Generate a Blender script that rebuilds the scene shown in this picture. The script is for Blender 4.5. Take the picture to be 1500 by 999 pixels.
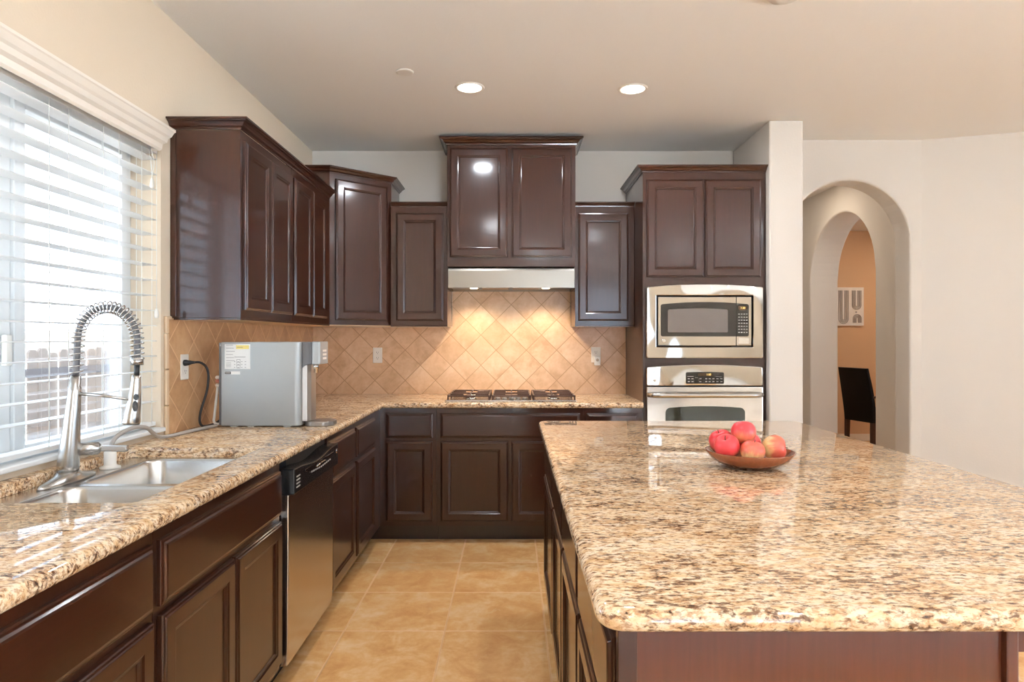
import bpy, bmesh, math, random
from mathutils import Vector, Matrix, noise

for o in list(bpy.data.objects):
    bpy.data.objects.remove(o, do_unlink=True)
S = bpy.context.scene
COL = S.collection
PI = math.pi
R = random.Random(7)

# ------------------------------------------------------------------ camera, world, lights, exposure
cam_d = bpy.data.cameras.new('camera')
cam = bpy.data.objects.new('camera', cam_d); COL.objects.link(cam)
cam.location = (0, 0, 1.328); cam.rotation_euler = (PI/2, 0, 0)
cam_d.sensor_width = 36.0; cam_d.lens = 970/1500*36.0
cam_d.shift_y = -4/1500; cam_d.clip_start = 0.02
S.camera = cam

S.view_settings.view_transform = 'Standard'
S.view_settings.look = 'None'
S.view_settings.gamma = 1.0
S.view_settings.use_curve_mapping = False
S.view_settings.exposure = 0.34

W = bpy.data.worlds.new('world'); S.world = W; W.use_nodes = True
wb = W.node_tree.nodes['Background']
wb.inputs[0].default_value = (0.76, 0.96, 1.20, 1); wb.inputs[1].default_value = 4.5

def area(name, loc, rot, sx, sy, power, col, shape='RECTANGLE', spread=PI):
    d = bpy.data.lights.new(name, 'AREA'); d.shape = shape; d.size = sx
    if shape in ('RECTANGLE', 'ELLIPSE'): d.size_y = sy
    d.energy = power; d.color = col; d.spread = spread
    o = bpy.data.objects.new(name, d); COL.objects.link(o)
    o.location = loc; o.rotation_euler = rot
    return o
sd = bpy.data.lights.new('sun', 'SUN'); sd.energy = 250; sd.angle = math.radians(1.5); sd.color = (0.84, 0.96, 1.12)
so = bpy.data.objects.new('sun', sd); COL.objects.link(so); so.rotation_euler = Vector((0.52, -0.22, 0.82)).to_track_quat('Z', 'Y').to_euler()
# sky portals: sink window, plus the rear door and side window added for light
p_ = area('rear_fill_portal', (1.45, -4.0, 1.21), (PI/2, 0, 0), 1.6, 2.3, 1, (1, 1, 1)); p_.data.cycles.is_portal = True
p_ = area('side_fill_portal', (5.60, -1.15, 1.27), (0, PI/2, 0), 2.24, 4.6, 1, (1, 1, 1)); p_.data.cycles.is_portal = True
p_ = area('window_portal', (-1.60, 2.05, 1.56), (0, -PI/2, 0), 1.2, 1.48, 1, (1, 1, 1)); p_.data.cycles.is_portal = True

H = 2.72          # ceiling height
WL = -1.485       # left wall plane
WB = 4.924        # back wall plane

# ------------------------------------------------------------------ mesh helpers
class MB:
    def __init__(s): s.bm = bmesh.new()
    def box(s, x0, x1, y0, y1, z0, z1, mi=0):
        v = [s.bm.verts.new(p) for p in ((x0,y0,z0),(x1,y0,z0),(x1,y1,z0),(x0,y1,z0),(x0,y0,z1),(x1,y0,z1),(x1,y1,z1),(x0,y1,z1))]
        for q in ((3,2,1,0),(4,5,6,7),(0,1,5,4),(1,2,6,5),(2,3,7,6),(3,0,4,7)):
            f = s.bm.faces.new([v[i] for i in q]); f.material_index = mi
        return s
    def prism(s, pts, a0, a1, axis='z', mi=0, smooth=False):
        def P(p, a):
            return {'z': (p[0], p[1], a), 'y': (p[0], a, p[1]), 'x': (a, p[0], p[1])}[axis]
        A = [s.bm.verts.new(P(p, a0)) for p in pts]; B = [s.bm.verts.new(P(p, a1)) for p in pts]
        n = len(pts)
        fs = [s.bm.faces.new(A[::-1]), s.bm.faces.new(B)]
        for i in range(n):
            f = s.bm.faces.new((A[i], A[(i+1) % n], B[(i+1) % n], B[i])); f.smooth = smooth; fs.append(f)
        for f in fs: f.material_index = mi
        return s
    def loops(s, rings, closed=True, cap0=False, cap1=False, mi=0, smooth=True):
        """bridge consecutive rings of equal vertex count"""
        V = [[s.bm.verts.new(p) for p in r] for r in rings]
        n = len(V[0])
        for a, b in zip(V, V[1:]):
            for i in range(n if closed else n-1):
                f = s.bm.faces.new((a[i], a[(i+1) % n], b[(i+1) % n], b[i])); f.smooth = smooth; f.material_index = mi
        if cap0:
            f = s.bm.faces.new(V[0][::-1]); f.material_index = mi
        if cap1:
            f = s.bm.faces.new(V[-1]); f.material_index = mi
        return s
    def lathe(s, prof, c=(0,0,0), n=32, axis='z', cap0=True, cap1=True, mi=0, smooth=True):
        rings = []
        for r, h in prof:
            ring = []
            for k in range(n):
                a = 2*PI*k/n; x, y = r*math.cos(a), r*math.sin(a)
                p = {'z': (x, y, h), 'x': (h, x, y), 'y': (x, h, -y)}[axis]
                ring.append((c[0]+p[0], c[1]+p[1], c[2]+p[2]))
            rings.append(ring)
        return s.loops(rings, True, cap0, cap1, mi, smooth)
    def tube(s, pts, rad, n=12, caps=True, mi=0, smooth=True):
        pts = [Vector(p) for p in pts]
        rr = rad if isinstance(rad, (list, tuple)) else [rad]*len(pts)
        t0 = (pts[1]-pts[0]).normalized()
        up = Vector((0,0,1)) if abs(t0.z) < 0.9 else Vector((1,0,0))
        u = t0.cross(up).normalized(); rings = []
        for i, p in enumerate(pts):
            if i == 0: t = t0
            elif i == len(pts)-1: t = (pts[i]-pts[i-1]).normalized()
            else: t = (pts[i+1]-pts[i-1]).normalized()
            u = (u - t*u.dot(t)).normalized(); w = t.cross(u)
            rings.append([p + (u*math.cos(2*PI*k/n) + w*math.sin(2*PI*k/n))*rr[i] for k in range(n)])
        return s.loops(rings, True, caps, caps, mi, smooth)
    def panel(s, w, h, prof, M):
        """nested rectangles (inset, depth) -> routed door or drawer front; local x = width, z = height, -y = front"""
        rings = []
        for ins, d in prof:
            rings.append([M @ Vector(p) for p in ((ins, -d, ins), (w-ins, -d, ins), (w-ins, -d, h-ins), (ins, -d, h-ins))])
        return s.loops(rings, True, True, True, smooth=False)
    def sweep(s, path, prof, side=1, closed=False):
        """mitred moulding: profile (out, z) along an xy path"""
        P = [Vector((p[0], p[1])) for p in path]; rings = []
        nrm = []
        for a, b in zip(P, P[1:]):
            t = (b-a).normalized(); nrm.append(Vector((t.y, -t.x))*side)
        for i, p in enumerate(P):
            if i == 0: m = nrm[0]
            elif i == len(P)-1: m = nrm[-1]
            else:
                m = (nrm[i-1]+nrm[i]); m = m/ (m.length_squared/2) if m.length > 1e-6 else nrm[i]
            rings.append([(p.x+m.x*o, p.y+m.y*o, z) for o, z in prof])
        return s.loops(rings, True, True, True, smooth=False)
    def bevel(s, sel, off, seg=3):
        es = [e for e in s.bm.edges if sel(e)]
        bmesh.ops.bevel(s.bm, geom=es, offset=off, segments=seg, profile=0.5, affect='EDGES', clamp_overlap=True)
        return s

def wloc(o):
    v = Vector((0,0,0))
    while o is not None:
        v = v + o.location; o = o.parent
    return v

def build(name, mb, mats, parent=None, bevel=0, seg=2, loc=None, smooth_angle=None):
    bm = mb.bm
    bmesh.ops.recalc_face_normals(bm, faces=bm.faces[:])
    if parent is not None:
        bmesh.ops.translate(bm, verts=bm.verts[:], vec=-wloc(parent))
    elif loc is not None:
        bmesh.ops.translate(bm, verts=bm.verts[:], vec=-Vector(loc))
    me = bpy.data.meshes.new(name); bm.to_mesh(me); bm.free()
    for m in (mats if isinstance(mats, (list, tuple)) else [mats]): me.materials.append(m)
    o = bpy.data.objects.new(name, me); COL.objects.link(o)
    if parent is not None: o.parent = parent
    elif loc is not None: o.location = loc
    if bevel:
        b = o.modifiers.new('bevel', 'BEVEL'); b.width = bevel; b.segments = seg
        b.limit_method = 'ANGLE'; b.angle_limit = math.radians(40); b.use_clamp_overlap = True
    if smooth_angle:
        for p in me.polygons: p.use_smooth = True
        me.set_sharp_from_angle(angle=math.radians(smooth_angle))
    return o
def tag(o, label, cat, group=None):
    o['label'] = label; o['category'] = cat
    if group: o['group'] = group
    return o
def thing(name, label, cat, loc, group=None):
    o = bpy.data.objects.new(name, None); COL.objects.link(o); o.location = loc
    o.empty_display_size = 0.05
    return tag(o, label, cat, group)
def struct(name, mb, mats, parent=None, **k):
    o = build(name, mb, mats, parent, **k)
    if parent is None: o['kind'] = 'structure'
    return o
def text_mb(txt, size, M, depth=0.0004):
    cu = bpy.data.curves.new('t', 'FONT'); cu.body = txt; cu.size = size; cu.extrude = depth
    cu.align_x = 'CENTER'; cu.align_y = 'CENTER'
    ob = bpy.data.objects.new('t', cu); COL.objects.link(ob)
    dg = bpy.context.evaluated_depsgraph_get(); dg.update()
    me = bpy.data.meshes.new_from_object(ob.evaluated_get(dg))
    mb = MB(); me.transform(M); mb.bm.from_mesh(me)
    bpy.data.objects.remove(ob); bpy.data.curves.remove(cu); bpy.data.meshes.remove(me)
    return mb
def face_matrix(origin, ang):
    """local x runs along the face, -y is the outward normal; ang about z"""
    return Matrix.Translation(origin) @ Matrix.Rotation(ang, 4, 'Z')

# ------------------------------------------------------------------ materials
def srgb(r, g, b):
    f = lambda c: (c/255/12.92) if c/255 <= 0.04045 else ((c/255+0.055)/1.055)**2.4
    return (f(r), f(g), f(b), 1)
def newmat(name):
    m = bpy.data.materials.new(name); m.use_nodes = True
    nt = m.node_tree; nt.nodes.clear()
    out = nt.nodes.new('ShaderNodeOutputMaterial'); p = nt.nodes.new('ShaderNodeBsdfPrincipled')
    nt.links.new(p.outputs[0], out.inputs[0])
    return m, nt, p
def N(nt, typ, **k):
    n = nt.nodes.new(typ)
    for a, v in k.items():
        if a.startswith('i_'):
            key = a[2:]; key = int(key) if key.isdigit() else key
            n.inputs[key].default_value = v
        else: setattr(n, a, v)
    return n
def coords(nt, scale=(1,1,1), rot=(0,0,0), loc=(0,0,0)):
    tc = N(nt, 'ShaderNodeTexCoord'); mp = N(nt, 'ShaderNodeMapping')
    mp.inputs['Scale'].default_value = scale; mp.inputs['Rotation'].default_value = rot; mp.inputs['Location'].default_value = loc
    nt.links.new(tc.outputs['Object'], mp.inputs[0]); return mp.outputs[0]
def noise_n(nt, vec, scale, detail=3, rough=0.5, dist=0):
    n = N(nt, 'ShaderNodeTexNoise'); n.inputs['Scale'].default_value = scale; n.inputs['Detail'].default_value = detail
    n.inputs['Roughness'].default_value = rough; n.inputs['Distortion'].default_value = dist
    nt.links.new(vec, n.inputs['Vector']); return n.outputs['Fac']
def ramp(nt, fac, stops, interp='LINEAR'):
    r = N(nt, 'ShaderNodeValToRGB'); r.color_ramp.interpolation = interp
    e = r.color_ramp.elements
    while len(e) > 1: e.remove(e[-1])
    e[0].position, e[0].color = stops[0]
    for p, c in stops[1:]:
        x = e.new(p); x.color = c
    nt.links.new(fac, r.inputs[0]); return r.outputs[0]
def mix(nt, fac, a, b, mode='MIX'):
    m = N(nt, 'ShaderNodeMix', data_type='RGBA', blend_type=mode)
    for sock, v in ((m.inputs[0], fac), (m.inputs[6], a), (m.inputs[7], b)):
        if isinstance(v, (int, float, tuple)): sock.default_value = v
        else: nt.links.new(v, sock)
    return m.outputs[2]
def math_n(nt, op, a, b=None):
    m = N(nt, 'ShaderNodeMath', operation=op)
    for i, v in enumerate((a, b)):
        if v is None: continue
        if isinstance(v, (int, float)): m.inputs[i].default_value = v
        else: nt.links.new(v, m.inputs[i])
    return m.outputs[0]
def bump(nt, p, h, strength, dist=0.001):
    b = N(nt, 'ShaderNodeBump'); b.inputs['Strength'].default_value = strength; b.inputs['Distance'].default_value = dist
    nt.links.new(h, b.inputs['Height']); nt.links.new(b.outputs[0], p.inputs['Normal'])
def simple(name, col, rough=0.5, metal=0.0, spec=0.5, emit=None, estr=0, var=0.06, nscale=18):
    m, nt, p = newmat(name)
    v = coords(nt); n = noise_n(nt, v, nscale, 3)
    c2 = tuple(max(0, c*(1-var)) for c in col[:3])+(1,)
    nt.links.new(mix(nt, n, col, c2), p.inputs['Base Color'])
    p.inputs['Roughness'].default_value = rough; p.inputs['Metallic'].default_value = metal
    p.inputs['Specular IOR Level'].default_value = spec
    if emit:
        p.inputs['Emission Color'].default_value = emit; p.inputs['Emission Strength'].default_value = estr
    return m

def wall_paint(name, col, bs=0.25):
    m, nt, p = newmat(name)
    v = coords(nt); n = noise_n(nt, v, 95, 3, 0.55)
    big = noise_n(nt, v, 1.2, 2)
    nt.links.new(mix(nt, math_n(nt, 'MULTIPLY', big, 0.10), col, tuple(c*0.85 for c in col[:3])+(1,)), p.inputs['Base Color'])
    p.inputs['Roughness'].default_value = 0.75; p.inputs['Specular IOR Level'].default_value = 0.25
    bump(nt, p, n, bs, 0.003)
    return m
def wood(name, base=(54, 25, 13), rough=0.34, horiz=False):
    m, nt, p = newmat(name)
    v = coords(nt, (3, 3, 45) if horiz else (38, 38, 2.2))
    n = noise_n(nt, v, 2.2, 5, 0.6, 0.4)
    v2 = coords(nt); n2 = noise_n(nt, v2, 5, 2)
    b = srgb(*base); d = tuple(c*0.78 for c in b[:3])+(1,)
    c = mix(nt, ramp(nt, n, [(0.35, (0,0,0,1)), (0.7, (1,1,1,1))]), d, b)
    c = mix(nt, math_n(nt, 'MULTIPLY', n2, 0.5), c, tuple(x*0.8 for x in b[:3])+(1,))
    nt.links.new(c, p.inputs['Base Color'])
    p.inputs['Roughness'].default_value = rough; p.inputs['Specular IOR Level'].default_value = 0.15
    p.inputs['Coat Weight'].default_value = 0.8; p.inputs['Coat Roughness'].default_value = 0.12; p.inputs['Coat IOR'].default_value = 1.53
    return m
def granite():
    m, nt, p = newmat('granite')
    rot = (0, 0, math.radians(-10))
    base = noise_n(nt, coords(nt, (0.5, 1.0, 1.0), rot), 42, 4, 0.6, 0.5)
    macro = noise_n(nt, coords(nt, (0.6, 1, 1), rot, (5.1, 8.2, 2)), 10, 3, 0.55, 0.4)
    f1 = noise_n(nt, coords(nt, (0.55, 1.0, 1.0), rot, (3.3, 1.7, 0)), 118, 4, 0.62, 0.35)
    f2 = noise_n(nt, coords(nt, (0.46, 1.0, 1.0), rot, (9.1, 4.2, 2)), 96, 5, 0.66, 0.35)
    f3 = noise_n(nt, coords(nt, (0.6, 1, 1), rot, (1, 6, 3)), 130, 3, 0.6, 0.4)
    c = ramp(nt, base, [(0.28, srgb(204,164,116)), (0.42, srgb(222,188,148)), (0.55, srgb(236,212,178)), (0.72, srgb(218,200,178))])
    mm = math_n(nt, 'MULTIPLY', math_n(nt, 'SUBTRACT', macro, 0.5), 0.22)
    a = math_n(nt, 'ADD', f1, mm)
    c = mix(nt, ramp(nt, a, [(0.47, (0,0,0,1)), (0.58, (0.72,0.72,0.72,1))]), c, srgb(166,114,70))
    c = mix(nt, ramp(nt, f3, [(0.60, (0,0,0,1)), (0.68, (0.65,0.65,0.65,1))]), c, srgb(140,124,108))
    b = math_n(nt, 'ADD', f2, mm)
    c = mix(nt, ramp(nt, b, [(0.53, (0,0,0,1)), (0.61, (0.88,0.88,0.88,1))]), c, srgb(86,50,30))
    c = mix(nt, ramp(nt, math_n(nt, 'ADD', f1, math_n(nt, 'MULTIPLY', mm, 1.4)), [(0.62, (0,0,0,1)), (0.68, (0.95,0.95,0.95,1))]), c, srgb(52,36,28))
    nt.links.new(c, p.inputs['Base Color'])
    p.inputs['Roughness'].default_value = 0.03; p.inputs['Specular IOR Level'].default_value = 0.5
    return m
def tile(name, au, av, diag, su, sv, gw, ou, ov, cols, grout, rough, bs=0.35, pit=None):
    """square tiles on the plane of axes au, av ('X','Y','Z'); diag turns them 45 degrees"""
    m, nt, p = newmat(name)
    tc = N(nt, 'ShaderNodeTexCoord'); sp = N(nt, 'ShaderNodeSeparateXYZ'); nt.links.new(tc.outputs['Object'], sp.inputs[0])
    u = math_n(nt, 'SUBTRACT', sp.outputs[au], ou); v = math_n(nt, 'SUBTRACT', sp.outputs[av], ov)
    if diag:
        u2 = math_n(nt, 'MULTIPLY', math_n(nt, 'ADD', u, v), 0.70711); v2 = math_n(nt, 'MULTIPLY', math_n(nt, 'SUBTRACT', u, v), 0.70711)
        u, v = u2, v2
    u = math_n(nt, 'DIVIDE', u, su); v = math_n(nt, 'DIVIDE', v, sv)
    fu = math_n(nt, 'FLOOR', u); fv = math_n(nt, 'FLOOR', v)
    du = math_n(nt, 'ABSOLUTE', math_n(nt, 'SUBTRACT', math_n(nt, 'FRACT', u), 0.5))
    dv = math_n(nt, 'ABSOLUTE', math_n(nt, 'SUBTRACT', math_n(nt, 'FRACT', v), 0.5))
    mx = math_n(nt, 'MAXIMUM', du, dv)
    g = ramp(nt, mx, [(0.5-gw/su, (0,0,0,1)), (0.5-0.45*gw/su, (1,1,1,1))])
    cb = N(nt, 'ShaderNodeCombineXYZ'); nt.links.new(fu, cb.inputs[0]); nt.links.new(fv, cb.inputs[1])
    wn = N(nt, 'ShaderNodeTexWhiteNoise'); nt.links.new(cb.outputs[0], wn.inputs['Vector'])
    # shift the mottling from tile to tile
    av3 = N(nt, 'ShaderNodeVectorMath', operation='MULTIPLY_ADD'); nt.links.new(wn.outputs['Color'], av3.inputs[0])
    av3.inputs[1].default_value = (7, 7, 7); nt.links.new(tc.outputs['Object'], av3.inputs[2])
    n1 = noise_n(nt, av3.outputs[0], 5.5, 5, 0.62, 0.5); n2 = noise_n(nt, av3.outputs[0], 28, 4, 0.65, 0.4)
    c = ramp(nt, math_n(nt, 'ADD', math_n(nt, 'MULTIPLY', n1, 0.75), math_n(nt, 'MULTIPLY', n2, 0.25)), [(0.36, cols[0]), (0.5, cols[1]), (0.64, cols[2])])
    c = mix(nt, math_n(nt, 'MULTIPLY', wn.outputs['Value'], 0.22), c, cols[0])
    if pit:
        pt = ramp(nt, noise_n(nt, av3.outputs[0], 14, 6, 0.7, 0.8), [(0.60, (0,0,0,1)), (0.72, (0.55,0.55,0.55,1))])
        c = mix(nt, pt, c, pit)
    c = mix(nt, g, c, grout)
    nt.links.new(c, p.inputs['Base Color'])
    p.inputs['Specular IOR Level'].default_value = 0.45
    rr = ramp(nt, g, [(0, (rough,)*3+(1,)), (1, (0.7,0.7,0.7,1))]); nt.links.new(rr, p.inputs['Roughness'])
    bump(nt, p, math_n(nt, 'SUBTRACT', math_n(nt, 'MULTIPLY', n2, 0.15), g), bs, 0.002)
    return m
def steel(name, rough=0.16, col=(0.62,0.60,0.58,1), wav=0.0, wsc=3.0, brush=None):
    m, nt, p = newmat(name)
    v = coords(nt, brush if brush else (1,1,1)); n = noise_n(nt, v, 60 if brush else 8, 3)
    nt.links.new(mix(nt, n, col, tuple(c*0.86 for c in col[:3])+(1,)), p.inputs['Base Color'])
    p.inputs['Metallic'].default_value = 1.0; p.inputs['Roughness'].default_value = rough
    if wav:
        bump(nt, p, noise_n(nt, coords(nt), wsc, 1), wav, 0.05)
    return m
def glass_pane(name, tint=(1,1,1,1), refl=0.5):
    m = bpy.data.materials.new(name); m.use_nodes = True; nt = m.node_tree; nt.nodes.clear()
    out = N(nt, 'ShaderNodeOutputMaterial'); t = N(nt, 'ShaderNodeBsdfTransparent'); t.inputs[0].default_value = tint
    g = N(nt, 'ShaderNodeBsdfGlossy'); g.inputs['Roughness'].default_value = 0.02
    fr = N(nt, 'ShaderNodeFresnel'); fr.inputs[0].default_value = 1.45
    mx = N(nt, 'ShaderNodeMixShader'); nt.links.new(math_n(nt, 'MULTIPLY', fr.outputs[0], refl), mx.inputs[0])
    nt.links.new(t.outputs[0], mx.inputs[1]); nt.links.new(g.outputs[0], mx.inputs[2]); nt.links.new(mx.outputs[0], out.inputs[0])
    return m
def emit(name, col, s):
    m = bpy.data.materials.new(name); m.use_nodes = True; nt = m.node_tree; nt.nodes.clear()
    out = N(nt, 'ShaderNodeOutputMaterial'); e = N(nt, 'ShaderNodeEmission'); e.inputs[0].default_value = col; e.inputs[1].default_value = s
    nt.links.new(e.outputs[0], out.inputs[0]); return m
def apple_mat(name, red, yel, bias):
    m, nt, p = newmat(name)
    v = coords(nt); n = noise_n(nt, v, 14, 4, 0.6, 0.3)
    st = noise_n(nt, coords(nt, (60, 60, 6)), 3, 3)
    sp = N(nt, 'ShaderNodeSeparateXYZ'); nt.links.new(v, sp.inputs[0])
    f = math_n(nt, 'ADD', math_n(nt, 'MULTIPLY', n, 0.6), math_n(nt, 'MULTIPLY', sp.outputs['Z'], 9.0))
    f = math_n(nt, 'ADD', math_n(nt, 'ADD', f, bias), math_n(nt, 'MULTIPLY', st, 0.2))
    c = ramp(nt, f, [(0.28, yel), (0.46, srgb(226,120,92)), (0.66, red)])
    nt.links.new(c, p.inputs['Base Color']); p.inputs['Roughness'].default_value = 0.28
    return m

M = {}
M['wall'] = wall_paint('wall_paint', srgb(224, 216, 206))
M['wall_warm'] = wall_paint('wall_paint_warm', srgb(224, 205, 180), 0.35)
M['wall_tan'] = wall_paint('wall_paint_tan', srgb(214, 172, 132), 0.15)
M['wall_rear'] = wall_paint('wall_paint_beige', srgb(206, 187, 164))
M['ceil'] = wall_paint('ceiling_paint', srgb(245, 241, 235), 0.3)
M['wood'] = wood('cherry_wood')
M['wood_h'] = wood('cherry_wood_horizontal', horiz=True)
M['wood_isl'] = wood('cherry_wood_panel', base=(84, 40, 22), rough=0.36)
M['wood_dark'] = wood('dark_kick_wood', base=(52, 34, 27), rough=0.4)
M['maple'] = simple('maple_underside', srgb(226, 196, 158), 0.5)
M['granite'] = granite()
M['floor'] = tile('floor_tile', 'X', 'Y', False, 0.457, 0.457, 0.004, -0.305, 3.005,
                  [srgb(216,158,96), srgb(232,180,118), srgb(244,208,158)], srgb(226,182,130), 0.25, 0.25, srgb(236,200,150))
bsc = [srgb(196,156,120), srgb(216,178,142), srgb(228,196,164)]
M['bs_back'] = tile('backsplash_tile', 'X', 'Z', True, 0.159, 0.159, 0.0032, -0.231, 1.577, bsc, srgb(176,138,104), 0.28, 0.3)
M['bs_left'] = tile('backsplash_tile_side', 'Y', 'Z', True, 0.159, 0.159, 0.0032, 2.96, 1.20, [srgb(176,132,92), srgb(196,152,110), srgb(210,170,128)], srgb(226,190,150), 0.28, 0.3)  # lighter grout paints the specular sheen of this wall into the colour
M['stone_trim'] = simple('stone_trim', srgb(226, 196, 160), 0.35, var=0.15)
M['steel'] = steel('stainless_steel', 0.07, (0.56,0.52,0.48,1), wav=0.9, wsc=2.6)
M['steel_hood'] = steel('stainless_hood', 0.30, (0.34,0.31,0.27,1), brush=(1,40,40))
M['steel_door'] = steel('stainless_brushed', 0.20, (0.70,0.66,0.62,1), brush=(1,1,40))
M['steel_dw'] = steel('stainless_dishwasher', 0.22, (0.60,0.55,0.50,1), brush=(1,40,1))
M['sink'] = steel('sink_steel', 0.24, (0.66,0.65,0.63,1), brush=(1,30,30))
M['nickel'] = steel('brushed_nickel', 0.27, (0.58,0.56,0.53,1))
M['chrome'] = steel('chrome', 0.08, (0.8,0.8,0.8,1))
M['black'] = simple('black_plastic', (0.012,0.012,0.013,1), 0.25)
M['black_matte'] = simple('black_rubber', (0.02,0.02,0.02,1), 0.55)
M['black_glass'] = simple('black_glass', (0.012,0.009,0.008,1), 0.04, spec=0.7)
M['mesh_glass'] = simple('microwave_screen', srgb(120,110,104), 0.10, var=0.1)
M['oven_glass'] = simple('oven_glass', srgb(66,66,54), 0.05, spec=0.7, var=0.4, nscale=6)
M['white'] = simple('white_plastic', srgb(240, 234, 224), 0.35)
M['white_vinyl'] = simple('white_vinyl', srgb(238, 238, 236), 0.35)
M['trim_white'] = simple('white_moulding', srgb(240, 228, 212), 0.4)
M['slat'] = simple('white_slat', srgb(230, 228, 224), 0.35)
M['cord'] = simple('white_cord', srgb(240, 238, 230), 0.7)
M['grey_plastic'] = simple('grey_appliance', srgb(168, 170, 168), 0.38, metal=0.35)
M['grey_front'] = simple('grey_front', srgb(158, 150, 142), 0.3, metal=0.6)
M['grey_dark'] = simple('grey_dark', srgb(104, 102, 102), 0.4)
M['grey_hose'] = simple('grey_hose', srgb(176, 166, 156), 0.5)
M['paper'] = simple('paper_label', srgb(240, 240, 236), 0.5, var=0.02)
M['yellow'] = simple('yellow_label', srgb(238, 220, 130), 0.5)
M['ink'] = simple('ink', srgb(120, 116, 116), 0.6)
M['ink_dark'] = simple('dark_ink', srgb(50, 48, 50), 0.6)
M['legend'] = simple('grey_legend', srgb(170, 164, 156), 0.5)
M['red_plastic'] = simple('red_plastic', srgb(206, 130, 112), 0.4)
M['grate'] = simple('cast_iron', srgb(84, 58, 46), 0.32, metal=0.3)
M['digits'] = emit('display_digits', srgb(255, 214, 120), 1.6)
M['display'] = simple('display_window', srgb(70, 48, 26), 0.2)
M['lens'] = emit('lamp_lens', (1.0, 0.94, 0.84, 1), 6.0)
M['hoodlens'] = emit('hood_lamp_lens', (1.0, 0.86, 0.66, 1), 6.0)
M['bowlwood'] = wood('bowl_wood', base=(150, 84, 50), rough=0.2)
M['leather'] = simple('black_leather', (0.005,0.004,0.004,1), 0.45, spec=0.15, var=0.3)
M['leg_wood'] = simple('dark_leg_wood', srgb(58, 30, 20), 0.35)
M['canvas'] = simple('canvas', srgb(236, 226, 214), 0.7, var=0.03)
M['art_ink'] = simple('art_lines', srgb(160, 146, 134), 0.7)
M['glass'] = glass_pane('window_glass')
M['fence'] = simple('weathered_fence', srgb(158, 140, 128), 0.8, var=0.35, nscale=7)
M['fence_rail'] = simple('fence_rail', srgb(112, 104, 106), 0.8, var=0.3)
M['stucco'] = simple('white_stucco', srgb(150, 146, 138), 0.9)
M['roof'] = simple('grey_roof', srgb(120, 122, 128), 0.9, var=0.2, nscale=30)
M['ground'] = simple('concrete_ground', srgb(120, 112, 102), 0.9, var=0.2)
M['bounce_slab'] = simple('pale_bounce_slab', srgb(214, 212, 208), 0.9)  # unseen pale ground, kept bright to reflect light indoors
M['bounce_carpet'] = simple('cream_bounce_carpet', srgb(228, 224, 218), 0.95, nscale=120)  # made-up pale floor, chosen to throw light up at the ceiling
M['wire'] = simple('wire', srgb(120, 116, 112), 0.7)
M['apple_red'] = apple_mat('apple_skin_red', srgb(214, 62, 66), srgb(240, 186, 126), 0.24)
M['apple_mid'] = apple_mat('apple_skin_blush', srgb(222, 92, 74), srgb(246, 212, 146), 0.02)
M['stem'] = simple('apple_stem', srgb(80, 56, 30), 0.7)

# ------------------------------------------------------------------ room shell
struct('floor', MB().box(-1.70, 7.2, -4.2, 8.75, -0.06, 0.0), M['floor'])
struct('ceiling', MB().box(-1.70, 7.2, -4.2, 8.75, H, H+0.08), M['ceil'])
# left wall with the window opening
wy0, wy1, wz0, wz1 = 1.30, 2.800, 0.9555, 2.17
m = MB()
m.box(WL-0.19, WL, -4.2, wy0, 0, H); m.box(WL-0.19, WL, wy1, WB+0.12, 0, H)
m.box(WL-0.19, WL, wy0, wy1, 0, wz0-0.02); m.box(WL-0.19, WL, wy0, wy1, wz1, H)
bmesh.ops.remove_doubles(m.bm, verts=m.bm.verts[:], dist=0.0005)
wall_left = struct('wall_left', m, M['wall_warm'])
wall_back = struct('wall_back', MB().box(WL, 1.86, WB, WB+0.12, 0, H), M['wall'])
wall_wing = struct('wall_right', MB().box(1.643, 1.86, 4.226, WB-0.001, 0, H), M['wall'], bevel=0.012, seg=3)

def arch_wall(u0, u1, ua, ub, zs, th, T, n=28):
    """wall strip u0..u1 with a round-headed opening ua..ub springing at zs; local x=u, y=depth, z=up"""
    mb = MB(); r = (ub-ua)/2; c = (ua+ub)/2
    arc = [(ua, 0.0)] + [(c - r*math.cos(PI*k/n), zs + r*math.sin(PI*k/n)) for k in range(n+1)] + [(ub, 0.0)]
    top = [(u0 if i == 0 else u1 if i == len(arc)-1 else p[0], H) for i, p in enumerate(arc)]
    bm = mb.bm
    def V(p, d): return bm.verts.new(T @ Vector((p[0], d, p[1])))
    F = {}
    for d in (0, th):
        A = [V(p, d) for p in arc]; Tp = [V((p[0], H), d) for p in arc[1:-1]]
        bl = V((u0, 0), d); tl = V((u0, H), d); br = V((u1, 0), d); tr = V((u1, H), d)
        for i in range(len(Tp)-1):
            bm.faces.new((A[i+1], A[i+2], Tp[i+1], Tp[i]))
        bm.faces.new((bl, A[0], A[1], Tp[0], tl)); bm.faces.new((A[-1], br, tr, Tp[-1], A[-2]))
        F[d] = (A, bl, tl, br, tr)
    for i in range(len(arc)-1):
        bm.faces.new((F[0][0][i], F[0][0][i+1], F[th][0][i+1], F[th][0][i]))
    bm.faces.new((F[0][1], F[0][2], F[th][2], F[th][1])); bm.faces.new((F[0][3], F[0][4], F[th][4], F[th][3]))
    return mb
# wall with the arch to the hall; its right jamb at x=2.794
struct('wall_arch', arch_wall(1.862, 2.935, 1.940, 2.794, 2.010, 0.19, Matrix.Translation((0, 4.648, 0))), M['wall'], bevel=0.014, seg=3)
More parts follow.
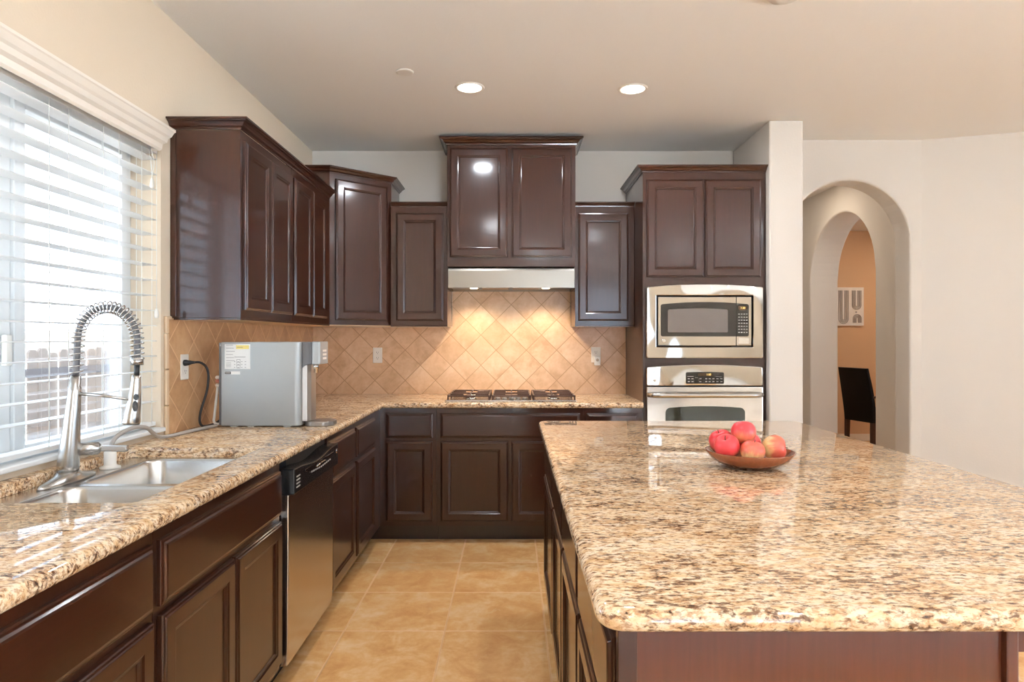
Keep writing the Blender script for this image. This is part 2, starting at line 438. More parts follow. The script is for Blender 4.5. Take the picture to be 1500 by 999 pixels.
# angled wall running on to the right
ang = math.atan2(4.464-4.648, 3.451-2.875)
T = Matrix.Translation((2.875, 4.648, 0)) @ Matrix.Rotation(ang, 4, 'Z')
m = MB(); m.box(0.0, 2.9, 0, 0.15, 0, H); bmesh.ops.transform(m.bm, matrix=T, verts=m.bm.verts[:])
struct('wall_angled', m, M['wall'])
# hall side wall with the second arch (plane x = 2.95)
struct('wall_hall', arch_wall(4.842, 8.70, 5.38, 6.55, 1.871, 0.275, Matrix(((0,-1,0,3.225),(1,0,0,0),(0,0,1,0),(0,0,0,1))) @ Matrix.Translation((0,0,0))), M['wall'], bevel=0.014, seg=3)
struct('wall_hall_end', MB().box(1.55, 2.949, 7.301, 7.42, 0, H), M['wall'])
struct('wall_hall_left', MB().box(1.862, 1.935, WB+0.122, 7.299, 0, H), M['wall'])
struct('wall_dining', MB().box(3.226, 7.0, 8.58, 8.70, 0, H), M['wall_tan'])
struct('wall_dining_right', MB().box(7.0, 7.12, 4.4, 8.70, 0, H), M['wall_tan'])
struct('wall_dining_front', MB().box(5.745, 6.999, 4.28, 4.40, 0, H), M['wall_tan'])
struct('sun_blocker_upper', MB().box(-1.70, 5.74, -4.2, 8.75, H+0.30, 7.6), M['stucco'])  # unseen block added to shade the yard outside the sink window
struct('roof_slab', MB().box(-1.70, 7.2, -4.2, 8.75, H+0.081, H+0.299), M['stucco'])
struct('sun_shade_right', MB().box(5.75, 7.3, -5.2, 4.25, 2.56, 2.68), M['stucco'])  # unseen overhang added to keep direct sun out of the side opening
struct('baseboard_dining', MB().box(3.23, 6.99, 8.565, 8.58, 0, 0.09), M['trim_white'], bevel=0.004)
# great room behind the camera
m = MB(); m.box(5.62, 5.74, -4.2, -3.5, 0, H); m.box(5.62, 5.74, 1.2, 3.76, 0, H); m.box(5.62, 5.74, -3.5, 1.2, 0, 0.1); m.box(5.62, 5.74, -3.5, 1.2, 2.45, H)
struct('wall_far_right', m, M['wall'])
m = MB()
for y in (-3.5, -1.96, -0.41, 1.13): m.box(5.65, 5.71, y, y+0.07, 0.1, 2.45)
m.box(5.65, 5.71, -3.43, 1.13, 0.1, 0.17); m.box(5.65, 5.71, -3.43, 1.13, 2.38, 2.45)
w2 = struct('added_side_window', m, M['white_vinyl'])  # invented window, put in to light the room from the right
build('window_pane', MB().box(5.677, 5.683, -3.43, 1.13, 0.17, 2.38), M['glass'], w2)
m = MB(); m.box(WL, 0.6, -4.2, -4.06, 0, H); m.box(2.3, 5.62, -4.2, -4.06, 0, H); m.box(0.6, 2.3, -4.2, -4.06, 2.42, H)
struct('wall_rear', m, M['wall_rear'])
m = MB()
for x in (0.6, 1.39, 2.18):
    m.box(x, x+0.12, -4.16, -4.08, 0.0, 2.42)
m.box(0.6, 2.3, -4.16, -4.08, 2.34, 2.42); m.box(0.6, 2.3, -4.16, -4.08, 0.0, 0.08)
door = struct('added_glass_door', m, M['white_vinyl'])  # invented glass door, put in to bring daylight from behind the camera
build('door_glass', MB().box(0.7, 2.2, -4.125, -4.118, 0.08, 2.34), M['glass'], door)
struct('floor_bounce_rear', MB().box(WL, 5.62, -4.06, -0.6, 0.0005, 0.012), M['bounce_carpet'])  # unseen pale covering added to bounce light upward

# backsplash, tiled
m = MB(); m.box(WL+0.0005, 0.8445, WB-0.009, WB-0.0002, 0.9145, 1.409); m.box(-0.4435, 0.4335, WB-0.009, WB-0.0002, 1.409, 1.80)
build('backsplash', m, M['bs_back'], wall_back)
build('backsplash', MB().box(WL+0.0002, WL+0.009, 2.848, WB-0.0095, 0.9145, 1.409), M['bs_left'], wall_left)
m = MB()
zz = [0.9145, 1.04, 1.195, 1.35, 1.424]
for a, b in zip(zz, zz[1:]): m.box(WL+0.0002, WL+0.013, 2.822, 2.847, a+0.0008, b-0.0008)
m.box(WL+0.0002, WL+0.013, 2.848, 2.872, 1.410, 1.424)
build('tile_trim', m, M['stone_trim'], wall_left, bevel=0.005, seg=3)

# window over the sink
m = MB()
X0, X1 = -1.665, -1.612
def fr(y0, y1, z0, z1): m.box(X0, X1, y0, y1, z0, z1)
fr(wy0, wy0+0.05, wz0, wz1); fr(wy1-0.05, wy1, wz0, wz1); fr(wy0+0.05, wy1-0.05, wz1-0.05, wz1); fr(wy0+0.05, wy1-0.05, wz0, wz0+0.008)
fr(2.065, 2.128, wz0+0.008, wz1-0.05)
win = struct('window_1', m, M['white_vinyl'], bevel=0.003)
m = MB(); X0, X1 = -1.650, -1.600
fr(2.129, 2.178, wz0+0.009, wz1-0.051); fr(2.715, 2.749, wz0+0.009, wz1-0.051)
fr(2.178, 2.715, wz0+0.009, wz0+0.022); fr(2.178, 2.715, wz1-0.09, wz1-0.051)
build('sash', m, M['white_vinyl'], win, bevel=0.003)
build('window_latch', MB().box(-1.610, -1.592, 2.085, 2.112, 1.24, 1.34), M['white'], win, bevel=0.004)
m = MB(); m.box(-1.640, -1.634, 2.178, 2.715, wz0+0.022, wz1-0.09); m.box(-1.640, -1.634, wy0+0.05, 2.065, wz0+0.008, wz1-0.05)
build('window_pane', m, M['glass'], win)
m = MB().box(-1.612, -1.4625, wy0-0.03, 2.800, 0.936, 0.953)
build('window_sill', m, M['white_vinyl'], win, bevel=0.004)

# ------------------------------------------------------------------ outdoors, seen through the window
struct('ground_outdoors', MB().box(-40, -1.9, -12, 40, -0.62, -0.55), M['ground'])
struct('bounce_slab', MB().box(-1.88, 16, -16, -4.25, -0.12, -0.04).box(5.76, 16, -4.25, 4.25, 0.001, 0.012), M['bounce_slab'])  # unseen slabs added to reflect daylight onto the ceiling
fence = thing('board_fence', 'weathered brown board fence outside the window', 'fence', (-5.0, 6.0, -0.55))
k = 0; y = 1.5
while y < 11.0:
    h = 1.20 + 0.03*math.sin(k*2.1)
    m = MB(); m.prism([(y, -0.55), (y+0.135, -0.55), (y+0.135, h-0.03), (y+0.105, h), (y+0.03, h), (y, h-0.03)], -5.02, -5.0, 'x')
    build('board', m, M['fence'], fence); y += 0.15 + 0.012*(k % 3); k += 1
for z in (0.92, -0.25): build('rail', MB().box(-4.998, -4.96, 1.5, 11.0, z, z+0.09), M['fence_rail'], fence)
for y in (1.6, 4.0, 6.4, 8.8): build('post', MB().box(-5.11, -5.021, y, y+0.09, -0.55, 1.15), M['fence_rail'], fence)
hs = thing('house', 'pale neighbouring house with grey gabled roof beyond the fence', 'house', (-12, 14, -0.55))
build('wall', MB().box(-16, -9.2, 5, 22, -0.55, 1.55), M['stucco'], hs)
m = MB(); m.prism([(-8.8, 1.50), (-8.8, 1.62), (-12.6, 3.1), (-16.4, 1.62), (-16.4, 1.50)], 4.6, 22.4, 'y')
build('roof', m, M['roof'], hs)
pts = [(-7.5, 6+i*0.6, 1.46 - 0.10*math.sin(PI*((i % 8)/8))) for i in range(20)]
tag(build('utility_wire', MB().tube(pts, 0.02, 6), M['wire']), 'sagging wire strung beyond the fence outside the window', 'wire')
curb = MB().box(-4.3, -4.0, 1.0, 11, -0.55, 0.06)
tag(build('garden_wall', curb, M['stucco'], bevel=0.02), 'low pale garden curb in front of the fence outside', 'curb')

# ------------------------------------------------------------------ cabinets
DOOR = [(0,0),(0,0.012),(0.003,0.0155),(0.008,0.0165),(0.011,0.020),(0.050,0.020),(0.053,0.0185),(0.056,0.0165),(0.060,0.0160),(0.064,0.0105),(0.067,0.0095)]
DRAWER = [(0,0),(0,0.010),(0.004,0.0125),(0.009,0.0132),(0.013,0.0185),(0.018,0.020)]
def front(name, origin, ang, w, h, parent, prof=DOOR, mat=None, label=None):
    o = build(name, MB().panel(w, h, prof, face_matrix(origin, ang)), mat or M['wood'], parent, bevel=0.0008, seg=1)
    if label: o['label'] = label
    return o
ZD0, ZD1, ZR0, ZR1 = 0.146, 0.662, 0.684, 0.844       # door bottom/top, drawer bottom/top
ZB0, ZB1 = 0.116, 0.8765                              # cabinet box
G = 0.0006
XF, YF = -0.853, 4.283                                 # frame faces of the two runs

def base_left(y0, y1, label, fronts, hollow=False, end=False):
    """fronts: list of (y0, y1, kind) with kind drawer/door"""
    t = thing('base_cabinet', label, 'cabinet', ((WL+XF)/2, (y0+y1)/2, 0), 'base cabinets along the window wall')
    m = MB(); a, b = y0+G, y1-G
    if hollow:
        m.box(WL+0.01, XF, a, a+0.018, ZB0, ZB1); m.box(WL+0.01, XF, b-0.018, b, ZB0, 0.66); m.box(-0.92, XF, b-0.018, b, 0.66, ZB1)
        m.box(WL+0.01, XF-0.02, a+0.018, b-0.018, ZB0, ZB0+0.018); m.box(WL+0.01, WL+0.02, a+0.018, b-0.018, ZB0+0.018, ZB1)
        m.box(XF-0.02, XF, a+0.018, b-0.018, 0.652, ZB1); m.box(XF-0.02, XF, a+0.018, b-0.018, ZB0, 0.16)
        m.box(XF-0.02, XF, (a+b)/2-0.02, (a+b)/2+0.02, 0.16, 0.652)
    else:
        m.box(WL+0.01, XF, a, b, ZB0, ZB1)
    build('cabinet_body', m, M['wood'], t)
    build('toe_kick', MB().box(WL+0.01, -0.95, a, b, 0, ZB0), M['wood_dark'], t)
    for fy0, fy1, kind in fronts:
        if kind == 'drawer': front('drawer_front', (XF, fy0, ZR0), PI/2, fy1-fy0, ZR1-ZR0, t, DRAWER, M['wood_h'])
        else: front('door', (XF, fy0, ZD0), PI/2, fy1-fy0, ZD1-ZD0, t)
    return t
base_left(0.64, 1.570, 'dark cherry base cabinet nearest the camera, left of the sink cabinet', [(0.66,1.554,'drawer'),(0.66,1.10,'door'),(1.112,1.552,'door')])
base_left(1.571, 2.428, 'dark cherry sink base cabinet with wide false drawer front above two doors', [(1.588,2.412,'drawer'),(1.590,2.004,'door'),(2.016,2.412,'door')], hollow=True)
base_left(3.055, 3.567, 'dark cherry cabinet with drawer and door just right of the dishwasher', [(3.074,3.546,'drawer'),(3.074,3.546,'door')])
base_left(3.568, YF-0.0005, 'dark cherry cabinet with drawer and door in the inside corner of the left run', [(3.590,4.060,'drawer'),(3.590,4.060,'door')])

def base_back(x0, x1, label, fronts):
    t = thing('base_cabinet', label, 'cabinet', ((x0+x1)/2, (YF+WB)/2, 0), 'base cabinets along the cooktop wall')
    a, b = x0+G, x1-G
    build('cabinet_body', MB().box(a, b, YF, WB-0.002, ZB0, ZB1), M['wood'], t)
    build('toe_kick', MB().box(max(a, -0.948), b, 4.38, WB-0.002, 0, ZB0), M['wood_dark'], t)
    for fx0, fx1, kind in fronts:
        if kind == 'drawer': front('drawer_front', (fx0, YF, ZR0), 0, fx1-fx0, ZR1-ZR0, t, DRAWER, M['wood_h'])
        else: front('door', (fx0, YF, ZD0), 0, fx1-fx0, ZD1-ZD0, t)
    return t
base_back(WL+0.012, -0.487, 'dark cherry narrow cabinet with drawer and door in the left corner of the back run', [(-0.812,-0.511,'drawer'),(-0.812,-0.513,'door')])
base_back(-0.487, 0.460, 'wide dark cherry cabinet with two doors below the gas cooktop', [(-0.463,0.439,'drawer'),(-0.460,-0.025,'door'),(-0.006,0.436,'door')])
base_back(0.460, 0.8445, 'dark cherry drawer cabinet between the cooktop cabinet and the oven tower', [(0.482,0.815,'drawer'),(0.482,0.815,'door')])

# crown mouldings
def crown_prof(zt, h, o):
    b = zt-h
    return [(0.0, b), (0.12*o, b), (0.16*o, b+0.18*h), (0.38*o, b+0.30*h), (0.46*o, b+0.46*h), (0.60*o, b+0.62*h), (0.80*o, b+0.70*h), (0.84*o, b+0.80*h), (o, b+0.82*h), (o, zt), (0.0, zt)]
XU = -1.182                                            # face frame of the left wall cabinets
def upper_left(y0, y1, label, doors, first):
    t = thing('wall_cabinet', label, 'cabinet', ((WL+XU)/2, (y0+y1)/2, 1.41), 'wall cabinets beside the window')
    a, b = y0+G, y1-G
    build('cabinet_body', MB().box(WL+0.001, XU, a, b, 1.4165, 2.236), M['wood'], t, bevel=0.0015, seg=1)
    m = MB(); m.box(WL+0.010, XU-0.012, a+0.012, b-0.004, 1.4105, 1.4163)
    build('bottom_panel', m, M['maple'], t)
    m = MB(); m.box(XU-0.011, XU, a, b, 1.4085, 1.4164)
    if first: m.box(WL+0.013, XU-0.011, a, a+0.011, 1.4085, 1.4164)
    build('light_rail', m, M['wood'], t)
    path = [(WL+0.001, a), (XU, a), (XU, b)] if first else [(XU, a), (XU, b)]
    build('crown_moulding', MB().sweep(path, crown_prof(2.279, 0.043, 0.045), 1), M['wood_h'], t)
    if first:
        m = MB(); m.box(WL+0.001, WL+0.026, a-0.008, a-0.0002, 1.424, 2.236)
        build('scribe_strip', m, M['wood'], t, bevel=0.002)
    for dy0, dy1 in doors: front('door', (XU, dy0, 1.452), PI/2, dy1-dy0, 2.192-1.452, t)
upper_left(2.881, 3.545, 'dark cherry two-door wall cabinet beside the window with glossy end panel', [(2.905,3.213),(3.219,3.526)], True)
upper_left(3.545, 4.288, 'dark cherry two-door wall cabinet between the window-side one and the tall corner one', [(3.563,3.885),(3.891,4.18)], False)

# diagonal corner cabinet
t = thing('corner_wall_cabinet', 'tall angled dark cherry wall cabinet in the left corner', 'cabinet', (-1.15, 4.6, 1.41))
P = [(WL+0.001, 4.2895), (XU, 4.2895), (-0.838, 4.600), (-0.838, WB-0.001), (WL+0.001, WB-0.001)]
build('cabinet_body', MB().prism(P, 1.4165, 2.401), M['wood'], t)
build('bottom_panel', MB().prism([(WL+0.012, 4.300), (XU-0.008, 4.300), (-0.852, 4.607), (-0.852, WB-0.012), (WL+0.012, WB-0.012)], 1.4105, 1.4163), M['maple'], t)
build('crown_moulding', MB().sweep(P[:4], crown_prof(2.441, 0.040, 0.042), 1), M['wood_h'], t)
dv = Vector((-0.838-XU, 4.600-4.2895)); da = math.atan2(dv.y, dv.x); dl = dv.length; dn = dv.normalized()
w = 0.385; off = (dl-w)/2
front('door', (XU+dn.x*off, 4.2895+dn.y*off, 1.447), da, w, 2.368-1.447, t)

YU = 4.569
def upper_back(x0, x1, label, d0, d1):
    t = thing('wall_cabinet', label, 'cabinet', ((x0+x1)/2, (YU+WB)/2, 1.41), 'single-door wall cabinets flanking the hood')
    a, b = x0+G, x1-G
    build('cabinet_body', MB().box(a, b, YU, WB-0.010, 1.4165, 2.236), M['wood'], t, bevel=0.0015, seg=1)
    build('bottom_panel', MB().box(a+0.004, b-0.004, YU+0.012, WB-0.014, 1.4105, 1.4163), M['maple'], t)
    build('light_rail', MB().box(a, b, YU, YU+0.011, 1.4085, 1.4164), M['wood'], t)
    build('crown_moulding', MB().sweep([(a, YU), (b, YU)], crown_prof(2.266, 0.030, 0.022), 1), M['wood_h'], t)
    front('door', (d0, YU, 1.448), 0, d1-d0, 2.190-1.448, t)
upper_back(-0.8375, -0.4445, 'dark cherry single-door wall cabinet left of the range hood', -0.797, -0.473)
upper_back(0.4345, 0.8445, 'dark cherry single-door wall cabinet between range hood and oven tower', 0.457, 0.801)

# hood cabinet
YH = 4.524
t = thing('hood_cabinet', 'tall dark cherry two-door cabinet above the range hood', 'cabinet', (-0.005, 4.73, 1.815))
build('cabinet_body', MB().box(-0.4435, 0.4335, YH, WB-0.010, 1.8165, 2.648), M['wood'], t, bevel=0.0015, seg=1)
build('crown_moulding', MB().sweep([(-0.4435, WB-0.010), (-0.4435, YH), (0.4335, YH), (0.4335, WB-0.010)], crown_prof(2.694, 0.046, 0.050), 1), M['wood_h'], t)
front('door', (-0.424, YH, 1.881), 0, 0.394, 2.624-1.881, t); front('door', (-0.002, YH, 1.881), 0, 0.410, 2.624-1.881, t)
for x0, x1 in ((-0.4435, -0.4365), (0.4275, 0.4335)):
    build('side_skirt', MB().box(x0, x1, YH, WB-0.010, 1.672, 1.816), M['wood'], t)

# range hood
t = thing('range_hood', 'stainless steel under-cabinet range hood above the cooktop', 'range hood', (-0.005, 4.72, 1.675))
m = MB(); yf = YH+0.006
m.prism([(yf+0.012, 1.815), (yf, 1.79), (yf, 1.674), (yf+0.02, 1.674), (yf+0.02, 1.690), (WB-0.02, 1.690), (WB-0.012, 1.674), (WB-0.012, 1.815)], -0.436, 0.427, 'x')
build('hood_body', m, M['steel_hood'], t)
for x in (-0.268, 0.238):
    l = build('hood_lamp', MB().lathe([(0.038, 1.6895), (0.038, 1.682), (0.030, 1.680)], (x, 4.66, 0), 24), M['chrome'], t)
    build('lamp_lens', MB().lathe([(0.029, 1.681), (0.027, 1.6775), (0.010, 1.6762)], (x, 4.66, 0), 24), M['hoodlens'], l)
    sp = bpy.data.lights.new('hood_spot', 'SPOT'); sp.energy = 14; sp.color = (1, 0.82, 0.60); sp.spot_size = 2.5; sp.spot_blend = 0.6; sp.shadow_soft_size = 0.03
    so = bpy.data.objects.new('hood_spot', sp); COL.objects.link(so); so.location = (x, 4.66, 1.670); so.rotation_euler = (0.0, 0, 0)
m = MB()
for x in (-0.12, 0.10):
    m.box(x-0.095, x+0.095, 4.60, 4.86, 1.684, 1.6895)
build('grease_filter', m, M['nickel'], t)

# oven tower
TX0, TX1 = 0.846, 1.6415
t = thing('oven_tower', 'tall dark cherry cabinet holding the microwave and wall oven', 'cabinet', (1.244, 4.60, 0))
m = MB(); s = 0.018; yb = WB-0.002
m.box(TX0, TX0+s, YF, yb, 0, 2.401); m.box(TX1-s, TX1, YF, yb, 0, 2.401); m.box(TX0+s, TX1-s, yb-0.012, yb, ZB0, 2.401)
m.box(TX0+s, TX1-s, YF, yb-0.012, 1.690, 2.401)
for z0, z1 in ((1.160, 1.205), (0.40, 0.425), (ZB0, ZB0+0.02)):
    m.box(TX0+s, TX1-s, YF+0.0205, yb-0.012, z0, z1)
m.box(TX0+s, TX0+0.055, YF, YF+0.02, ZB0, 1.690); m.box(TX1-0.055, TX1-s, YF, YF+0.02, ZB0, 1.690)
for z0, z1 in ((ZB0, 0.15), (0.385, 0.445), (1.135, 1.215), (1.640, 1.690)): m.box(TX0+0.055, TX1-0.055, YF, YF+0.02, z0, z1)
build('cabinet_body', m, M['wood'], t)
build('toe_kick', MB().box(TX0+s, TX1-s, 4.36, 4.375, 0, ZB0), M['wood_dark'], t)
build('crown_moulding', MB().sweep([(TX0, yb), (TX0, YF), (TX1, YF)], crown_prof(2.441, 0.040, 0.042), 1), M['wood_h'], t)
front('door', (0.869, YF, 1.722), 0, 1.238-0.869, 2.352-1.722, t); front('door', (1.247, YF, 1.722), 0, 1.606-1.247, 2.352-1.722, t)
front('drawer_front', (0.869, YF, 0.15), 0, 1.606-0.869, 0.235, t, DRAWER, M['wood_h'])

def arched_rect(x0, x1, z0, z1, rise, r, n=14, nc=5):
    """rounded rectangle whose top edge bows up by rise (counter-clockwise)"""
    pts = []
    for cx, cz, a0 in ((x1-r, z0+r, -PI/2), (x1-r, z1-r, 0), (x0+r, z1-r, PI/2), (x0+r, z0+r, PI)):
        for k in range(nc+1):
            a = a0 + (PI/2)*k/nc; pts.append([cx+r*math.cos(a), cz+r*math.sin(a)])
        if a0 == 0:
            for k in range(1, n):
                f = k/n; pts.append([x1-r+(x0-x1+2*r)*f, z1])
    c = (x0+x1)/2; hw = (x1-x0)/2
    for p in pts:
        if p[1] > (z0+z1)/2: p[1] += rise*(1-((p[0]-c)/hw)**2)
    return [tuple(p) for p in pts]
def ring_plate(mb, outer, inner, y0, y1):
    """plate with a hole: outer and inner point lists of the same length, front y0, back y1"""
    n = len(outer)
    mb.loops([[(p[0], y1, p[1]) for p in inner], [(p[0], y0, p[1]) for p in inner], [(p[0], y0, p[1]) for p in outer], [(p[0], y1, p[1]) for p in outer], [(p[0], y1, p[1]) for p in inner]], True, smooth=False)
    bmesh.ops.remove_doubles(mb.bm, verts=mb.bm.verts[:], dist=1e-6)
    return mb
yt = YF-0.0005
# microwave
t = thing('microwave', 'built-in stainless steel microwave with trim frame above the wall oven', 'microwave', (1.24, 4.4, 1.2))
m = ring_plate(MB(), arched_rect(0.864, 1.614, 1.199, 1.659, 0.018, 0.012), arched_rect(0.928, 1.548, 1.272, 1.603, 0.0, 0.004), yt-0.032, yt)
build('trim_frame', m, M['steel'], t, bevel=0.006, seg=3)
build('microwave_body', MB().box(0.933, 1.543, yt-0.006, 4.75, 1.277, 1.598), M['black'], t)
d = build('microwave_door', MB().box(0.938, 1.4395, yt-0.030, yt-0.0065, 1.281, 1.594), M['steel'], t, bevel=0.003)
m = MB(); m.prism([p for p in arched_rect(0.956, 1.520, 1.340, 1.546, 0.015, 0.012)], yt-0.0335, yt-0.0302, 'y')
bmesh.ops.bisect_plane(m.bm, geom=m.bm.verts[:]+m.bm.edges[:]+m.bm.faces[:], plane_co=(1.4390,0,0), plane_no=(1,0,0), clear_outer=True)
build('door_window', m, M['black_glass'], d)
build('window_screen', MB().prism(arched_rect(1.000, 1.385, 1.366, 1.512, 0.008, 0.008), yt-0.0342, yt-0.0336, 'y'), M['mesh_glass'], d)
build('door_badge', MB().lathe([(0.012, yt-0.0300), (0.012, yt-0.0325), (0.010, yt-0.033)], (0.975, 0, 1.311), 20, 'y'), M['chrome'], d)
cp = build('control_panel', MB().box(1.4415, 1.538, yt-0.030, yt-0.0065, 1.281, 1.594), M['steel'], t, bevel=0.003)
m = MB(); m.prism(arched_rect(0.956, 1.520, 1.340, 1.546, 0.015, 0.012), yt-0.0335, yt-0.0302, 'y')
bmesh.ops.bisect_plane(m.bm, geom=m.bm.verts[:]+m.bm.edges[:]+m.bm.faces[:], plane_co=(1.4420,0,0), plane_no=(1,0,0), clear_inner=True)
build('keypad', m, M['black_glass'], cp)
m = MB()
for r_ in range(7):
    for c_ in range(4):
        x = 1.452+c_*0.0165; z = 1.480-r_*0.0195; m.box(x, x+0.010, yt-0.0341, yt-0.0336, z, z+0.006)
build('key_legends', m, M['legend'], cp)
build('display', MB().prism([(1.452,1.520),(1.462,1.508),(1.500,1.508),(1.510,1.520),(1.510,1.534),(1.452,1.538)], yt-0.0342, yt-0.0336, 'y'), M['display'], cp)
TX = lambda x, z: Matrix.Translation((x, yt-0.0345, z)) @ Matrix.Rotation(PI/2, 4, 'X')
build('display_digits', text_mb('1:30', 0.018, TX(1.481, 1.522)), M['digits'], cp)
build('open_button', MB().box(1.452, 1.524, yt-0.034, yt-0.0302, 1.289, 1.331), M['steel_door'], cp, bevel=0.003)

# wall oven
t = thing('wall_oven', 'stainless steel built-in wall oven below the microwave', 'oven', (1.24, 4.4, 0.43))
build('oven_body', MB().box(0.905, 1.582, YF+0.0205, 4.80, 0.43, 1.155), M['black'], t)
cp = build('control_panel', MB().prism(arched_rect(0.864, 1.610, 1.0225, 1.143, 0.016, 0.010), yt-0.032, yt, 'y'), M['steel'], t, bevel=0.006, seg=3)
build('control_display', MB().prism(arched_rect(1.116, 1.360, 1.036, 1.109, 0.003, 0.008), yt-0.034, yt-0.0322, 'y'), M['black_glass'], cp)
m = MB()
for row, z in enumerate((1.066, 1.047)):
    for x in (1.128, 1.152, 1.203, 1.240, 1.262, 1.286, 1.312, 1.338): m.box(x, x+0.012, yt-0.0347, yt-0.0341, z, z+0.0055)
m.box(1.125, 1.165, yt-0.0347, yt-0.0341, 1.082, 1.0845); m.box(1.305, 1.345, yt-0.0347, yt-0.0341, 1.082, 1.0845); m.box(1.175, 1.192, yt-0.0347, yt-0.0341, 1.074, 1.0765)
build('key_legends', m, M['legend'], cp)
build('display', MB().box(1.192, 1.286, yt-0.0348, yt-0.0341, 1.086, 1.104), M['display'], cp)
build('display_digits', text_mb('1:30', 0.017, TX(1.262, 1.095) @ Matrix.Translation((0,0,0.0005))), M['digits'], cp)
build('badge', MB().lathe([(0.010, yt-0.032), (0.010, yt-0.0345), (0.008, yt-0.035)], (0.916, 0, 1.058), 20, 'y'), M['chrome'], cp)
d = build('oven_door', MB().box(0.864, 1.612, yt-0.034, yt, 0.435, 1.016), M['steel_door'], t, bevel=0.005, seg=3)
build('oven_window', MB().prism(arched_rect(0.985, 1.495, 0.56, 0.880, 0.012, 0.03), yt-0.036, yt-0.0342, 'y'), M['oven_glass'], d)
m = MB(); hp = []
for k in range(25):
    f = k/24; x = 0.877+f*(1.600-0.877); e = min(f, 1-f)
    yy = yt-0.0342-0.05*min(1, (e/0.06)**0.6 if e > 0 else 0); hp.append((x, yy, 0.966))
m.tube(hp, 0.0165, 14); build('oven_handle', m, M['nickel'], d)

# dishwasher
t = thing('dishwasher', 'stainless dishwasher with black control strip between sink cabinet and drawers', 'dishwasher', (-1.15, 2.74, 0))
build('tub', MB().box(WL+0.03, XF-0.01, 2.530, 3.048, 0.10, 0.868), M['black_matte'], t)
build('toe_panel', MB().box(-1.0, -0.925, 2.435, 3.048, 0.0, 0.099), M['black_matte'], t)
m = MB(); m.prism([(-0.862, 0.118), (-0.828, 0.118), (-0.824, 0.20), (-0.822, 0.62), (-0.822, 0.750), (-0.862, 0.750)], 2.437, 3.046, 'y')
build('door_panel', m, M['steel_dw'], t, bevel=0.004)
m = MB()
prof = []
n = 26
for k in range(n+1):
    f = k/n; y = 2.437+f*0.609
    bow = 0.5-0.5*math.cos(2*PI*min(1, max(0, (f-0.06)/0.82)))
    prof.append((y, 0.846-0.018*bow))
m.prism([(2.437, 0.751), (3.046, 0.751)] + prof[::-1], -0.862, -0.800, 'x')
cp = build('control_strip', m, M['black'], t, bevel=0.004)
x = -0.7998
m = MB(); m.prism([(2.56+0.40*f, 0.787+0.026*abs(2*f-1)**2) for f in [i/12 for i in range(13)]] + [(2.96-0.40*f, 0.822) for f in [i/12 for i in range(13)]], x-0.001, x+0.0025, 'x')
build('handle_pocket', m, M['black_glass'], cp, bevel=0.002)
m = MB()
for k in range(4): m.box(x, x+0.0008, 2.458, 2.500, 0.772+k*0.013, 0.777+k*0.013)
for k in range(11): m.box(x+0.0026, x+0.0032, 2.63+k*0.026, 2.648+k*0.026, 0.7895+0.0016*abs(k-5)*0.6, 0.7955+0.0016*abs(k-5)*0.6)
build('key_legends', m, M['legend'], cp)
build('badge', MB().lathe([(0.011, x), (0.011, x+0.002), (0.009, x+0.003)], (0, 3.02, 0.815), 18, 'x'), M['chrome'], cp)
build('latch', MB().tube([(x+0.002, 2.70, 0.805), (x+0.008, 2.75, 0.812), (x+0.008, 2.80, 0.812), (x+0.002, 2.85, 0.805)], 0.003, 8), M['chrome'], cp)

# ------------------------------------------------------------------ worktop (L shape with sink cut-out)
m = MB(); bm = m.bm
xs = [WL+0.0005, -1.440, -0.950, -0.823, 0.8445]; ys = [0.62, 1.668, 2.502, 4.253, WB-0.0005]
zt, zb = 0.914, 0.8775
grid = {}
def gv(i, j):
    if (i, j) not in grid: grid[(i, j)] = bm.verts.new((xs[i], ys[j], zt))
    return grid[(i, j)]
for i in range(4):
    for j in range(4):
        if i == 3 and j < 3: continue
        if i == 1 and j == 1: continue
        bm.faces.new((gv(i,j), gv(i+1,j), gv(i+1,j+1), gv(i,j+1)))
ex = bmesh.ops.extrude_face_region(bm, geom=bm.faces[:])
bmesh.ops.translate(bm, verts=[g for g in ex['geom'] if isinstance(g, bmesh.types.BMVert)], vec=(0, 0, zb-zt))
bmesh.ops.dissolve_limit(bm, angle_limit=0.01, verts=bm.verts[:], edges=bm.edges[:])
def mid(e): return (e.verts[0].co+e.verts[1].co)/2
def hor(e): return abs(e.verts[0].co.z-e.verts[1].co.z) < 1e-5
inhole = lambda c: -1.441 < c.x < -0.949 and 1.667 < c.y < 2.503
m.bevel(lambda e: not hor(e) and inhole(mid(e)), 0.022, 5)
def fronte(e):
    c = mid(e)
    return hor(e) and ((abs(c.x+0.823) < 1e-3 and c.y < 4.253) or (abs(c.y-4.253) < 1e-3 and c.x > -0.82) or abs(c.y-0.62) < 1e-3)
m.bevel(fronte, 0.0165, 5)
m.bevel(lambda e: hor(e) and inhole(mid(e)) and abs(mid(e).z-zt) < 1e-4 and len(e.link_faces) == 2 and e.calc_face_angle(0) > 1.0, 0.003, 2)
tag(build('countertop', m, M['granite'], smooth_angle=35), 'L-shaped speckled granite worktop along the window and cooktop walls', 'countertop')

# island top
m = MB(); IX0, IX1, IY0, IY1 = 0.131, 1.430, 1.003, 3.335
m.box(IX0, IX1, IY0, IY1, zb, zt)
m.bevel(lambda e: not hor(e), 0.045, 8)
m.bevel(lambda e: hor(e) and len(e.link_faces) == 2 and e.calc_face_angle(0) > 1.0, 0.0170, 5)
tag(build('island_countertop', m, M['granite'], smooth_angle=35), 'large speckled granite island top with rounded corners under the fruit bowl', 'countertop')

